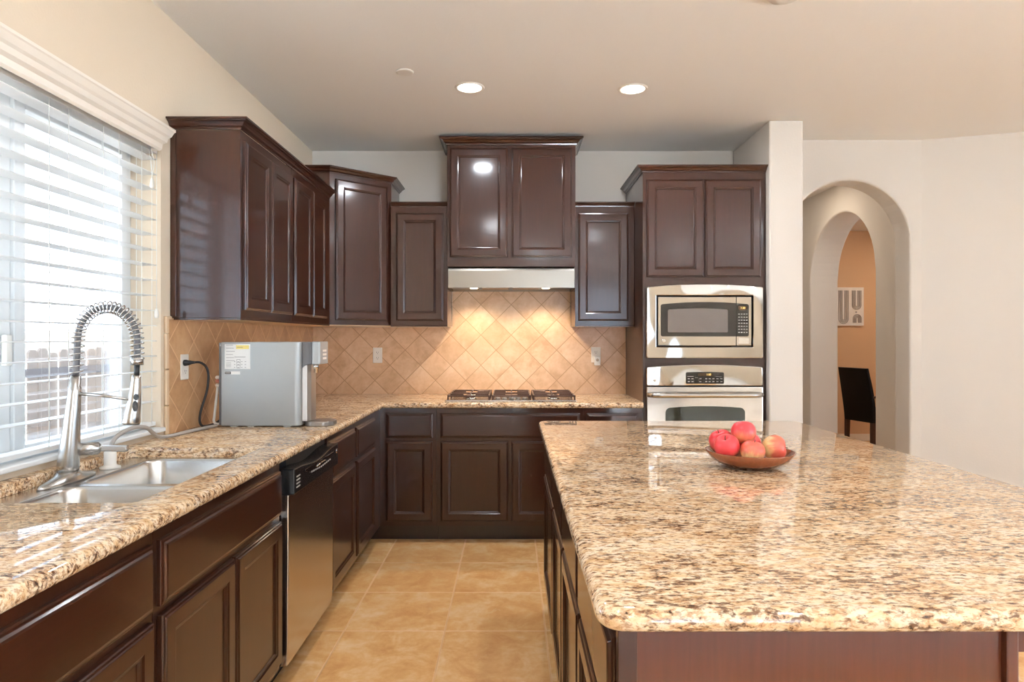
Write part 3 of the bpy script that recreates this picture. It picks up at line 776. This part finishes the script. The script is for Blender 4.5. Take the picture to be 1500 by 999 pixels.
# island cabinets
IXF = 0.175; IXB = 0.7905
ygap = [1.058, 1.592, 2.096, 2.600, 3.262]
isl = ['island cabinet nearest the camera, with its drawer above its door', 'second island cabinet from the camera', 'third island cabinet from the camera', 'island cabinet farthest from the camera, nearest the cooktop']
for k in range(4):
    a, b = ygap[k]+G, ygap[k+1]-G
    t = thing('island_cabinet', 'dark cherry '+isl[k], 'cabinet', ((IXF+IXB)/2, (a+b)/2, 0), 'island cabinets')
    build('cabinet_body', MB().box(IXF, IXB, a, b, ZB0, ZB1), M['wood'], t)
    build('toe_kick', MB().box(IXF+0.08, IXB, a, b, 0, ZB0), M['wood_dark'], t)
    front('drawer_front', (IXF, b-0.012, ZR0), -PI/2, b-a-0.024, ZR1-ZR0, t, DRAWER, M['wood_h'])
    front('door', (IXF, b-0.012, ZD0), -PI/2, b-a-0.024, ZD1-ZD0, t)
t = thing('island_end_panel', 'reddish cherry end panel closing the near end of the island', 'panel', (0.48, 1.045, 0))
build('panel', MB().box(0.197, 0.772, 1.0445, 1.0575, 0, ZB1), M['wood_isl'], t)
build('stile', MB().box(0.166, 0.1965, 1.0385, 1.0575, 0, ZB1), M['wood'], t, bevel=0.0015)
build('stile', MB().box(0.7725, 0.7925, 1.0340, 1.0575, 0, ZB1), M['wood_isl'], t, bevel=0.003)
build('apron', MB().box(0.793, 1.36, 1.06, 1.08, 0.826, ZB1), M['wood_isl'], t)
build('apron', MB().box(0.793, 1.36, 3.22, 3.24, 0.826, ZB1), M['wood_isl'], t)
build('apron', MB().box(1.34, 1.36, 1.0805, 3.2195, 0.826, ZB1), M['wood_isl'], t)
for y in (1.0605, 3.1700): build('post', MB().box(1.29, 1.339, y+0.021, y+0.07, 0, ZB1-0.0005), M['wood_isl'], t, bevel=0.004)

# ------------------------------------------------------------------ sink
def rrect(x0, x1, y0, y1, r, n=6):
    pts = []
    for cx, cy, a0 in ((x1-r, y0+r, -PI/2), (x1-r, y1-r, 0), (x0+r, y1-r, PI/2), (x0+r, y0+r, PI)):
        for k in range(n+1):
            a = a0+PI/2*k/n; pts.append((cx+r*math.cos(a), cy+r*math.sin(a)))
    return pts
def srect(x0, x1, y0, y1, r, n=6):
    """same vertex count as rrect but square corners"""
    pts = []
    for (cx, cy), (ax, ay), (bx, by) in (((x1,y0),(x1-r,y0),(x1,y0+r)), ((x1,y1),(x1,y1-r),(x1-r,y1)), ((x0,y1),(x0+r,y1),(x0,y1-r)), ((x0,y0),(x0,y0+r),(x0+r,y0))):
        for k in range(n+1):
            f = k/n
            if f <= 0.5: g = f*2; pts.append((ax+(cx-ax)*g, ay+(cy-ay)*g))
            else: g = f*2-1; pts.append((cx+(bx-cx)*g, cy+(by-cy)*g))
    return pts
sink = thing('sink', 'undermount stainless steel double-bowl sink under the window', 'sink', (-1.18, 2.085, 0.68))
ZS = 0.8768
SX = [-1.466, -1.352, -0.975, -0.930]; SY = [1.655, 1.690, 2.022, 2.052, 2.482, 2.515]
m = MB()
for i in range(3):
    for j in range(5):
        if i == 1 and j in (1, 3): continue
        m.bm.faces.new([m.bm.verts.new(p) for p in ((SX[i],SY[j],ZS),(SX[i+1],SY[j],ZS),(SX[i+1],SY[j+1],ZS),(SX[i],SY[j+1],ZS))])
bmesh.ops.remove_doubles(m.bm, verts=m.bm.verts[:], dist=1e-5)
build('rim', m, M['sink'], sink)
for y0, y1 in ((1.690, 2.022), (2.052, 2.482)):
    r = 0.06; rings = []
    rings.append([(p[0], p[1], ZS) for p in srect(-1.352, -0.975, y0, y1, r)])
    for ins, z in ((0.0, ZS), (0.004, ZS-0.003), (0.007, ZS-0.010), (0.010, 0.72), (0.016, 0.695), (0.035, 0.680), (0.10, 0.676)):
        rings.append([(p[0], p[1], z) for p in rrect(-1.352+ins, -0.975-ins, y0+ins, y1-ins, max(0.03, r-ins*0.5))])
    b = build('basin', MB().loops(rings, True, False, True), M['sink'], sink)
    build('drain', MB().lathe([(0.045, 0.6765), (0.045, 0.679), (0.036, 0.6795), (0.03, 0.677)], ((-1.352-0.975)/2, (y0+y1)/2, 0), 24), M['chrome'], b)

# faucet
FX, FY = -1.398, 2.084
t = thing('kitchen_faucet', 'brushed nickel pull-down faucet with open spring neck behind the sink', 'faucet', (FX, FY, ZS))
m = MB(); rings = []
for w_, l_, z in ((0.034, 0.132, ZS+0.0005), (0.034, 0.132, ZS+0.006), (0.030, 0.122, ZS+0.012), (0.031, 0.055, ZS+0.024), (0.0305, 0.034, ZS+0.034)):
    ring = []
    for k in range(36):
        a = 2*PI*k/36; ca, sa = math.cos(a), math.sin(a)
        ring.append((FX+w_*ca, FY+l_*sa*(abs(sa)**0.3 if l_ > 0.04 else 1), z))
    rings.append(ring)
m.loops(rings, True, True, True); build('base_plate', m, M['nickel'], t)
bx = lambda z: FX + (z-0.91)*0.085
zs_ = [0.911, 0.93, 1.00, 1.08, 1.16, 1.175, 1.178, 1.211]
rs_ = [0.0305, 0.031, 0.0275, 0.023, 0.0190, 0.0185, 0.0150, 0.0145]
build('body', MB().tube([(bx(z), FY, z) for z in zs_], rs_, 28), M['nickel'], t)
# arch path
def arch(f):
    if f < 0.17:
        q = f/0.17; return Vector((-1.373+0.006*q, FY, 1.211+0.112*q))
    if f > 0.87:
        q = (f-0.87)/0.13; return Vector((-1.180+0.001*q, FY, 1.323-0.072*q))
    q = (f-0.17)/0.70; a = PI*(1-q)
    return Vector((-1.2735+0.0935*math.cos(a), FY, 1.323+0.103*math.sin(a)))
NP = 60; path = [arch(i/NP) for i in range(NP+1)]
build('neck_hose', MB().tube(path, 0.0095, 12), M['grey_dark'], t)
turns = 34; hel = []
tot = turns*14
for i in range(tot+1):
    f = i/tot; c = arch(f); tt = (arch(min(1, f+0.004))-arch(max(0, f-0.004))).normalized()
    u = Vector((0,1,0)); w_ = tt.cross(u); a = 2*PI*turns*f
    hel.append(c+(u*math.cos(a)+w_*math.sin(a))*0.0185)
build('spring', MB().tube(hel, 0.0022, 6), M['nickel'], t)
build('spring_collar', MB().tube([(-1.180, FY, 1.268), (-1.180, FY, 1.244)], 0.0185, 20), M['nickel'], t)
build('spray_hose', MB().tube([(-1.180, FY, 1.244), (-1.1815, FY, 1.205)], 0.008, 12), M['black_matte'], t)
sh = build('spray_head', MB().tube([(-1.1815, FY, 1.212), (-1.1825, FY, 1.20), (-1.188, FY, 1.13), (-1.196, FY, 1.085), (-1.1985, FY, 1.064), (-1.199, FY, 1.058)], [0.0125, 0.0135, 0.019, 0.0235, 0.026, 0.0245], 24), M['nickel'], t)
for z, hh in ((1.144, 0.009), (1.116, 0.015)):
    cx = -1.1865-(1.144-z)*0.12
    m = MB(); m.lathe([(0.007, -0.004), (0.008, 0.0), (0.006, 0.003)], (0,0,0), 16, 'y')
    bmesh.ops.scale(m.bm, vec=(1, 1, hh/0.007), verts=m.bm.verts[:])
    rr = 0.0135+(1.20-z)*0.075
    bmesh.ops.rotate(m.bm, cent=(0,0,0), matrix=Matrix.Rotation(0.65, 3, 'Z'), verts=m.bm.verts[:])
    bmesh.ops.translate(m.bm, verts=m.bm.verts[:], vec=(cx+0.6*rr+0.001, FY-0.8*rr, z))
    build('spray_button', m, M['black'], sh)
build('support_arm', MB().tube([(-1.372, FY, 1.154), (-1.30, FY, 1.149), (-1.208, FY, 1.136)], [0.006, 0.0052, 0.0045], 12), M['nickel'], t)
lv = build('lever_hub', MB().tube([(-1.385, FY+0.012, 0.976), (-1.350, FY+0.03, 0.976), (-1.328, FY+0.042, 0.975), (-1.322, FY+0.045, 0.975)], [0.020, 0.0215, 0.0195, 0.013], 20), M['nickel'], t)
m = MB(); m.prism([(-1.326, 0.966), (-1.238, 0.964), (-1.232, 0.970), (-1.233, 0.984), (-1.326, 0.984)], FY+0.034, FY+0.050, 'y')
build('lever', m, M['nickel'], lv, bevel=0.003)

# white fitting behind the sink with the grey drain tube to the dispenser
t = thing('drain_tube', 'grey drain tube running from a white sink fitting to the water dispenser', 'tube', (-1.396, 2.300, ZS))
build('fitting', MB().lathe([(0.033, ZS+0.0005), (0.033, ZS+0.006), (0.022, ZS+0.010), (0.0195, ZS+0.014), (0.0195, ZS+0.055), (0.016, ZS+0.060)], (-1.396, 2.300, 0), 28), M['white'], t)
def cr(pts, n=8):
    P = [Vector(p) for p in pts]; P = [P[0]]+P+[P[-1]]; out = []
    for i in range(1, len(P)-2):
        for k in range(n):
            s_ = k/n; a, b, c, d_ = P[i-1], P[i], P[i+1], P[i+2]
            out.append(0.5*((2*b)+(c-a)*s_+(2*a-5*b+4*c-d_)*s_*s_+(3*b-a-3*c+d_)*s_**3))
    out.append(P[-2]); return out
build('tube', MB().tube(cr([(-1.396, 2.300, 0.935), (-1.395, 2.315, 0.968), (-1.388, 2.350, 0.990), (-1.378, 2.42, 1.003), (-1.380, 2.50, 0.990), (-1.400, 2.58, 0.960), (-1.415, 2.66, 0.932), (-1.416, 2.76, 0.923), (-1.408, 2.88, 0.9225), (-1.392, 2.98, 0.9225), (-1.381, 3.04, 0.9225), (-1.376, 3.08, 0.9225)]), 0.0075, 12), M['grey_hose'], t)

# water dispenser
PX0, PX1, PY0, PY1 = -1.364, -0.985, 3.077, 3.262
t = thing('water_dispenser', 'silver grey countertop water purifier standing beside the sink', 'water dispenser', (-1.17, 3.17, 0.914))
m = MB(); m.box(PX0+0.012, PX1, PY0, PY1, 0.9205, 1.311)
m.bevel(lambda e: not hor(e) and mid(e).x > -1.0, 0.028, 7)
build('body', m, M['grey_plastic'], t, bevel=0.003, smooth_angle=30)
build('back_cover', MB().box(PX0, PX0+0.0118, PY0+0.003, PY1-0.003, 0.924, 1.308), M['grey_dark'], t, bevel=0.003)
m = MB()
for x in (PX0+0.05, PX0+0.13, PX1-0.08):
    for y in (PY0+0.012, PY1-0.03): m.box(x, x+0.03, y, y+0.02, 0.9145, 0.9203)
build('foot', m, M['white'], t)
build('front_column', MB().prism([(PX1+0.0005, PY0+0.028), (PX1+0.022, PY0+0.036), (PX1+0.036, PY0+0.055), (PX1+0.036, PY1-0.055), (PX1+0.022, PY1-0.036), (PX1+0.0005, PY1-0.028)], 0.938, 1.2055), M['grey_front'], t, bevel=0.002)
m = MB(); m.prism([(PX1+0.0005, 1.185), (PX1+0.012, 1.198), (PX1+0.030, 1.206), (-0.940, 1.206), (-0.940, 1.310), (PX1+0.0005, 1.310)], PY0+0.028, PY1-0.028, 'y')
build('head', m, M['grey_dark'], t, bevel=0.002)
m = MB(); m.prism(rrect(-0.9395, -0.898, PY0+0.022, PY1-0.022, 0.012), 1.206, 1.3125)
sp = build('spout_housing', m, M['grey_plastic'], t, bevel=0.003)
build('nozzle', MB().lathe([(0.0135, 1.2055), (0.0135, 1.186), (0.010, 1.185), (0.010, 1.166), (0.006, 1.165)], (-0.922, 3.115, 0), 20), M['chrome'], sp)
m = MB()
for z in (1.264, 1.246, 1.228): m.box(-0.8975, -0.8955, PY0+0.06, PY0+0.12, z, z+0.010)
build('touch_buttons', m, M['white'], sp)
tr = rrect(PX1+0.001, -0.845, PY0+0.020, PY1-0.020, 0.055, 8)
build('drip_tray', MB().prism(tr, 0.9145, 0.936), M['grey_front'], t, bevel=0.004, seg=3)
yy = PY0-0.0006
m = MB(); m.box(-1.335, -1.216, yy, PY0-0.0001, 1.185, 1.3005); lab = build('label', m, M['paper'], t)
build('label_stripe', MB().box(-1.282, -1.222, yy-0.0004, yy-0.0001, 1.278, 1.296), M['yellow'], lab)
m = MB()
for k in range(6): m.box(-1.328, -1.296+0.004*(k % 3), yy-0.0004, yy-0.0001, 1.2955-0.0145*k, 1.297-0.0145*k)
for k in range(4): m.box(-1.328, -1.305, yy-0.0004, yy-0.0001, 1.213-0.006*k, 1.2142-0.006*k)
m.box(-1.290, -1.238, yy-0.0004, yy-0.0001, 1.2400, 1.2418); m.box(-1.278, -1.250, yy-0.0008, yy-0.0004, 1.2845, 1.2865)
for r_ in range(3):
    for c_ in range(4): m.box(-1.291+c_*0.0165, -1.285+c_*0.0165, yy-0.0004, yy-0.0001, 1.2185-r_*0.0135, 1.2205-r_*0.0135)
build('label_print', m, M['ink'], lab)
m = MB()
for z in (1.2295, 1.2165, 1.203, 1.190): m.box(-1.2785, -1.2625, yy-0.0005, yy-0.0001, z-0.0006, z+0.0006)
for x in (-1.2785, -1.2625): m.box(x-0.0005, x+0.0005, yy-0.0005, yy-0.0001, 1.190, 1.2295)
build('label_table', m, M['ink_dark'], lab)
sl = build('barcode_label', MB().box(-1.335, -1.263, yy, PY0-0.0001, 1.160, 1.174), M['paper'], t)
build('barcode_box', MB().box(-1.334, -1.306, yy-0.0004, yy-0.0001, 1.161, 1.173), M['ink_dark'], sl)
m = MB(); m.box(-1.331, -1.309, yy-0.0007, yy-0.0004, 1.1645, 1.1695); build('barcode_print', m, M['legend'], sl)
for k, (z, mt) in enumerate(((1.143, 'white'), (1.126, 'red_plastic'), (1.106, 'white'))):
    f_ = build('hose_fitting', MB().tube([(PX0-0.0002, 3.125, z), (PX0-0.010, 3.125, z)], 0.0045, 12), M['chrome'], t)
    build('fitting_cap', MB().tube([(PX0-0.010, 3.125, z), (PX0-0.018, 3.125, z), (PX0-0.030, 3.125, z), (PX0-0.034, 3.125, z)], [0.006, 0.0085, 0.0085, 0.006], 14), M[mt], f_)
build('supply_tube', MB().tube(cr([(PX0-0.022, 3.118, 1.098), (PX0-0.024, 3.110, 1.05), (PX0-0.032, 3.105, 0.96), (PX0-0.034, 3.104, 0.942), (PX0-0.026, 3.104, 0.929), (PX0-0.012, 3.108, 0.926), (PX0-0.0005, 3.110, 0.926)]), 0.006, 12), M['white'], t)
# power cord
t = thing('power_cord', 'black power cord plugged into the outlet left of the water dispenser', 'cord', (WL+0.02, 2.98, 1.2))
build('plug', MB().tube([(WL+0.0165, 2.968, 1.218), (WL+0.022, 2.968, 1.218), (WL+0.032, 2.972, 1.218), (WL+0.040, 2.985, 1.219), (WL+0.046, 3.000, 1.219)], [0.014, 0.0145, 0.012, 0.008, 0.0065], 14), M['black_matte'], t)
build('cable', MB().tube(cr([(WL+0.046, 3.000, 1.219), (WL+0.058, 3.03, 1.217), (WL+0.072, 3.06, 1.195), (WL+0.078, 3.070, 1.15), (WL+0.074, 3.060, 1.08), (WL+0.060, 3.035, 1.00), (WL+0.056, 3.030, 0.95), (WL+0.062, 3.045, 0.925), (WL+0.072, 3.090, 0.921), (WL+0.086, 3.135, 0.928), (PX0-0.019, 3.152, 0.945)]), 0.0055, 12), M['black_matte'], t)
build('cord_connector', MB().box(PX0-0.020, PX0-0.0004, 3.140, 3.165, 0.935, 0.957), M['black_matte'], t, bevel=0.003)

# outlets
def outlet(label, M4, right=False):
    """local x across, z up, -y front"""
    o0 = M4 @ Vector((0, 0, 0))
    t = thing('wall_outlet', label, 'outlet', o0, 'duplex wall outlets')
    def T_(mb):
        bmesh.ops.transform(mb.bm, matrix=M4, verts=mb.bm.verts[:]); return mb
    build('cover_plate', T_(MB().box(-0.035, 0.035, -0.006, -0.0002, -0.057, 0.057)), M['white'], t, bevel=0.003)
    for z in (0.020, -0.020):
        s_ = build('socket', T_(MB().prism(rrect(-0.0165, 0.0165, z-0.0145, z+0.0145, 0.009), -0.0075, -0.0061, 'y')), M['white'], t)
        mb = MB(); mb.box(-0.0075, -0.0055, -0.0079, -0.0074, z-0.002, z+0.007); mb.box(0.0055, 0.0075, -0.0079, -0.0074, z-0.001, z+0.006)
        mb.prism([(0.0025*math.cos(a), z-0.0075+0.0025*math.sin(a)) for a in [i*PI/4 for i in range(8)]], -0.0079, -0.0074, 'y')
        build('slot', T_(mb), M['ink_dark'], s_)
    return t
outlet('white outlet on the side backsplash with a black plug in it', face_matrix((WL+0.0092, 2.978, 1.199), PI/2))
outlet('white empty outlet on the back backsplash left of the cooktop', face_matrix((-0.997, WB-0.0092, 1.202), 0))
outlet('white outlet on the back backsplash right of the cooktop with a plug-in light', face_matrix((0.622, WB-0.0092, 1.205), 0))
t = thing('night_light', 'small white plug-in night light in the outlet right of the cooktop', 'night light', (0.633, WB-0.02, 1.17))
build('housing', MB().box(0.607, 0.652, WB-0.045, WB-0.0172, 1.128, 1.194), M['white_vinyl'], t, bevel=0.005, seg=3)
build('sensor', MB().lathe([(0.011, WB-0.0451), (0.010, WB-0.048)], (0.630, 0, 1.168), 18, 'y'), M['legend'], t)

# cooktop
t = thing('gas_cooktop', 'five-burner stainless gas cooktop with cast iron grates set in the back worktop', 'cooktop', (0, 4.53, 0.914))
m = MB(); m.box(-0.435, 0.420, 4.290, 4.800, 0.9143, 0.927); build('tray', m, M['steel_door'], t, bevel=0.004)
for cx, hw in ((-0.283, 0.138), (-0.004, 0.128), (0.275, 0.138)):
    m = MB(); y0, y1, zg, th = 4.305, 4.785, 0.957, 0.010
    yc = (y0+y1)/2
    for y in (y0, y1-th, yc-th/2): m.box(cx-hw, cx+hw, y, y+th, zg-0.010, zg)
    for x in (cx-hw, cx+hw-th): m.box(x, x+th, y0, y1, zg-0.010, zg)
    for yb_ in ((y0+yc)/2, (yc+y1)/2):
        for a in range(4):
            dx, dy = math.cos(a*PI/2+PI/4*0), math.sin(a*PI/2)
            if abs(dx) > 0.5: m.box(min(cx+dx*0.04, cx+dx*hw), max(cx+dx*0.04, cx+dx*hw), yb_-0.005, yb_+0.005, zg-0.012, zg+0.001)
            else: m.box(cx-0.005, cx+0.005, min(yb_+dy*0.04, yb_+dy*0.115), max(yb_+dy*0.04, yb_+dy*0.115), zg-0.012, zg+0.001)
    for x in (cx-hw, cx+hw-th):
        for y in (y0, y1-th, yc-th/2): m.box(x, x+th, y, y+th, 0.9272, zg-0.010)
    build('grate', m, M['grate'], t, bevel=0.0015, seg=1)
for x, y, r in ((-0.283, 4.425, 0.040), (-0.283, 4.665, 0.032), (-0.004, 4.545, 0.050), (0.275, 4.425, 0.032), (0.275, 4.665, 0.040)):
    b = build('burner', MB().lathe([(r+0.012, 0.9272), (r+0.010, 0.933), (r, 0.935)], (x, y, 0), 24), M['chrome'], t)
    build('burner_cap', MB().lathe([(r, 0.9351), (r, 0.939), (r-0.004, 0.941)], (x, y, 0), 24), M['grate'], b)
for x in (-0.092, -0.048, -0.004, 0.040, 0.084):
    build('knob', MB().lathe([(0.017, 0.9272), (0.0155, 0.940), (0.012, 0.9415)], (x, 4.345, 0), 20), M['grey_front'], t)

# ------------------------------------------------------------------ blind
BX0, BX1 = -1.556, -1.494
t = thing('window_blind', 'white horizontal slat blind with moulded valance over the sink window', 'blind', (-1.52, 2.05, 2.1))
VY0, VY1 = 1.20, 2.722
vp = [(-0.0, 2.105), (0.010, 2.101), (0.016, 2.110), (0.018, 2.130), (0.030, 2.140), (0.034, 2.158), (0.042, 2.166), (0.050, 2.186), (0.054, 2.190), (0.054, 2.200), (0.0, 2.200)]
X0v = WL+0.022
m = MB(); m.sweep([(WL+0.001, VY0), (X0v, VY0), (X0v, VY1), (WL+0.001, VY1)], [(o, z) for o, z in vp], 1)
build('valance', m, M['trim_white'], t)
build('head_rail', MB().box(BX0, BX1, wy0+0.012, wy1-0.012, 2.105, 2.160), M['slat'], t)
z = 2.078; zs_list = []
while z > 1.0:
    zs_list.append(z); z -= 0.0635
for z in zs_list:
    m = MB(); n = 6; up, lo = [], []
    for k in range(n+1):
        f = k/n; x = BX0+(BX1-BX0)*f; c = 0.0018*(1-(2*f-1)**2); tilt = 0.0006*(f-0.5)*2
        up.append((x, z+c+tilt+0.0014)); lo.append((x, z+c+tilt-0.0014))
    m.prism(lo+up[::-1], wy0+0.014, wy1-0.014, 'y')
    build('slat', m, M['slat'], t)
build('bottom_rail', MB().box(BX0+0.004, BX1-0.004, wy0+0.014, wy1-0.014, 0.962, 0.978), M['slat'], t, bevel=0.003)
for y in (1.42, 2.135, 2.23, 2.42, 2.515, 2.67, 2.745):
    for x in ((BX1+0.0012, BX0-0.0012) if y in (1.42, 2.23, 2.515, 2.745) else (BX1+0.0012,)):
        build('ladder_cord', MB().tube([(x, y, 2.105), (x, y, 0.970)], 0.0011, 6), M['cord'], t)
m = MB()
for dx, dy in ((0, 0), (0.004, 0.012)):
    m.tube(cr([(BX1+0.012+dx, 2.70+dy, 2.10), (BX1+0.016+dx, 2.708+dy*1.6, 2.05), (BX1+0.014, 2.722, 1.995), (BX1+0.014, 2.722, 1.98)]), 0.0014, 6)
cd = build('pull_cord', m, M['cord'], t)
build('tassel', MB().lathe([(0.004, 1.985), (0.007, 1.972), (0.0085, 1.952), (0.006, 1.944)], (BX1+0.014, 2.722, 0), 14), M['white'], cd)
cd = build('pull_cord', MB().tube([(BX1+0.010, 2.765, 2.10), (BX1+0.010, 2.765, 1.44)], 0.0012, 6), M['cord'], t)
build('tassel', MB().lathe([(0.004, 1.452), (0.008, 1.440), (0.009, 1.420), (0.006, 1.412)], (BX1+0.010, 2.765, 0), 14), M['white'], cd)

# ------------------------------------------------------------------ ceiling fittings
def can(x, y, label, power, col=(0.92, 0.98, 1.06)):
    t = thing('recessed_light', label, 'ceiling light', (x, y, H), 'recessed ceiling lights')
    build('trim_ring', MB().lathe([(0.066, H-0.0005), (0.066, H-0.004), (0.072, H-0.007), (0.080, H-0.006), (0.083, H-0.0005)], (x, y, 0), 40, 'z', False, False), M['white'], t)
    build('lamp_lens', MB().lathe([(0.0655, H-0.0008), (0.0655, H-0.0030), (0.05, H-0.0040)], (x, y, 0), 40), M['lens'], t)
    d = bpy.data.lights.new('can_light', 'AREA'); d.shape = 'DISK'; d.size = 0.12; d.energy = power; d.color = col
    o = bpy.data.objects.new('can_light', d); COL.objects.link(o); o.location = (x, y, H-0.010)
can(-0.235, 3.674, 'left of the two lit recessed ceiling lights before the hood cabinet', 9.5)
can(0.674, 3.694, 'right of the two lit recessed ceiling lights before the hood cabinet', 9.5)
for x, y in ((-0.235, 0.9), (1.10, 0.2), (3.2, 2.6), (3.2, 0.2), (0.4, -1.8), (2.6, -1.8), (2.45, 5.9), (5.0, 7.4)):  # unseen lamps put in to fill the rooms with light
    can(x, y, 'extra recessed ceiling light added out of view to brighten the rooms', 6 if 0 < y < 0.5 else 10 if x < 2 else 3 if y < 5 else 5 if y < 6 else 13, (1.0, 0.86, 0.70) if y > 5 else (0.92, 0.98, 1.06))
tag(build('sprinkler_cover', MB().lathe([(0.046, H-0.0005), (0.046, H-0.004), (0.042, H-0.007), (0.036, H-0.008)], (-0.56, 3.458, 0), 32), M['white'], loc=(-0.56, 3.458, H)), 'small flat white round cover on the ceiling left of the lights', 'ceiling cover')
t = thing('smoke_detector', 'white round ceiling fitting cut off by the top edge of the photo', 'ceiling fitting', (1.098, 2.69, H))
build('base_ring', MB().lathe([(0.078, H-0.0005), (0.078, H-0.006), (0.070, H-0.012)], (1.098, 2.66, 0), 40), M['white'], t)
build('cover', MB().lathe([(0.066, H-0.0122), (0.062, H-0.022), (0.03, H-0.026)], (1.098, 2.66, 0), 40), M['white'], t)

# ------------------------------------------------------------------ fruit bowl
bc = (0.768, 2.140)
m = MB()
pr = [(0.0005, 0.9205), (0.055, 0.9215), (0.085, 0.930), (0.110, 0.9425), (0.1345, 0.9655), (0.1385, 0.9665), (0.1395, 0.9640), (0.118, 0.938), (0.090, 0.922), (0.062, 0.9147), (0.0005, 0.9147)]
m.lathe(pr, (bc[0], bc[1], 0), 56)
tag(build('fruit_bowl', m, M['bowlwood'], loc=(bc[0], bc[1], 0.9147)), 'shallow round wooden bowl of apples on the granite island', 'bowl')
def apple_mesh():
    m = MB(); prof = []
    for k in range(25):
        th = PI*k/24; s_, c_ = math.sin(th), math.cos(th)
        r = 0.040*(s_**0.86)*(1.0+0.05*c_)
        z = 0.0375*c_ - 0.013*math.exp(-(r/0.011)**2)*(1 if c_ > 0 else -0.7)
        prof.append((max(r, 0.0002), z))
    m.lathe(prof[::-1], (0,0,0), 36); return m
def make_apple(mat):
    o = build('apple', apple_mesh(), mat, loc=(0, 0, 0))
    s_ = build('stem', MB().tube([(0,0,0.022), (0.001,0,0.032), (0.004,0,0.040)], 0.0013, 8), M['stem'], o)
    return o
apr = make_apple(M['apple_red']); apm = make_apple(M['apple_mid'])
def put(src, first, loc, rot, label, sc=1.0):
    o = src
    if not first:
        o = src.copy(); COL.objects.link(o)
        for ch in src.children:
            c = ch.copy(); COL.objects.link(c); c.parent = o
    o.location = loc; o.rotation_euler = rot; o.scale = (sc,)*3
    tag(o, label, 'apple', 'apples in the wooden bowl')
put(apr, True, (0.681, 2.098, 0.985), (0.25, -0.45, 0.3), 'red apple at the front left of the wooden bowl')
put(apr, False, (0.692, 2.188, 0.988), (-0.3, -0.2, 1.3), 'red apple at the back left, half hidden behind another')
put(apr, False, (0.748, 2.140, 1.024), (0.15, 0.25, 2.1), 'red apple lying on top of the pile in the bowl', 0.98)
put(apm, True, (0.752, 2.070, 0.9735), (0.15, 0.1, 0.8), 'yellow and pink apple front and centre in the bowl', 0.94)
put(apm, False, (0.839, 2.118, 0.978), (0.9, 1.35, 0.5), 'orange-red apple on the right showing its dimpled end', 1.0)
put(apr, False, (0.792, 2.208, 0.974), (0.2, 0.5, 3.0), 'red apple at the back, almost hidden behind the pile', 0.97)

# ------------------------------------------------------------------ dining room
t = thing('dining_chair', 'black leather parsons dining chair seen through the arches', 'chair', (4.34, 7.96, 0))
rz = math.radians(-75)
TM = Matrix.Translation((4.34, 7.96, 0)) @ Matrix.Rotation(rz, 4, 'Z')
def TT(mb):
    bmesh.ops.transform(mb.bm, matrix=TM, verts=mb.bm.verts[:]); return mb
# local: +y forwards (seat), back at y = -0.22
m = MB(); rings = []
for k in range(9):
    f = k/8; z = 0.34+f*0.62; y = -0.19-0.10*f**1.6; hw = 0.225+0.012*math.sin(PI*f); th = 0.030-0.006*f
    rings.append([(p[0], p[1], z+(0.018*abs(p[0]/hw)**2 if f == 1 else 0)) for p in rrect(-hw, hw, y-th, y+th, 0.02, 4)])
m.loops(rings, True, True, True); build('backrest', TT(m), M['leather'], t, smooth_angle=40)
m = MB(); m.box(-0.225, 0.225, -0.155, 0.25, 0.37, 0.475); build('seat', TT(m), M['leather'], t, bevel=0.025, seg=3)
for sx in (-1, 1):
    m = MB(); m.prism([(-0.215, 0), (-0.18, 0), (-0.165, 0.34), (-0.215, 0.34)], sx*0.20-0.022, sx*0.20+0.022, 'x'); build('leg', TT(m), M['leg_wood'], t, bevel=0.002)
    m = MB(); m.prism([(0.205, 0), (0.235, 0), (0.245, 0.37), (0.200, 0.37)], sx*0.20-0.022, sx*0.20+0.022, 'x'); build('leg', TT(m), M['leg_wood'], t, bevel=0.002)
    m = MB(); m.tube(cr([(sx*0.235, -0.225, 0.64), (sx*0.25, -0.05, 0.655), (sx*0.25, 0.13, 0.64), (sx*0.24, 0.19, 0.60), (sx*0.235, 0.195, 0.44)]), 0.014, 10); build('arm_rest', TT(m), M['leg_wood'], t)
t = thing('wall_art', 'square cream canvas print of grey arch lines on the dining room wall', 'wall art', (4.29, 8.57, 1.74))
ax0, ax1, az0, az1 = 4.045, 4.542, 1.492, 1.985
build('canvas', MB().box(ax0, ax1, 8.548, 8.5795, az0, az1), M['canvas'], t, bevel=0.003)
m = MB()
def ushape(cx, z_end, z_base, r0, up):
    """nested U lines: arms from z_end to z_base, round end at z_base"""
    for k in range(4):
        r = r0*(1-k*0.24); pts = [(cx-r, 8.546, z_end)]
        for j in range(13):
            a = PI*j/12; pts.append((cx-r*math.cos(a), 8.546, z_base+(r*math.sin(a) if up else -r*math.sin(a))))
        pts.append((cx+r, 8.546, z_end)); m.tube(pts, 0.0042, 6)
ushape(4.278, 1.945, 1.58, 0.062, False); ushape(4.448, 1.945, 1.755, 0.057, False); ushape(4.455, 1.528, 1.585, 0.052, True)
ushape(4.120, 1.945, 1.755, 0.055, False); ushape(4.120, 1.528, 1.60, 0.052, True)
m.lathe([(0.012, 8.5455), (0.012, 8.5478)], (4.442, 0, 1.665), 16, 'y')
build('print', m, M['art_ink'], t)
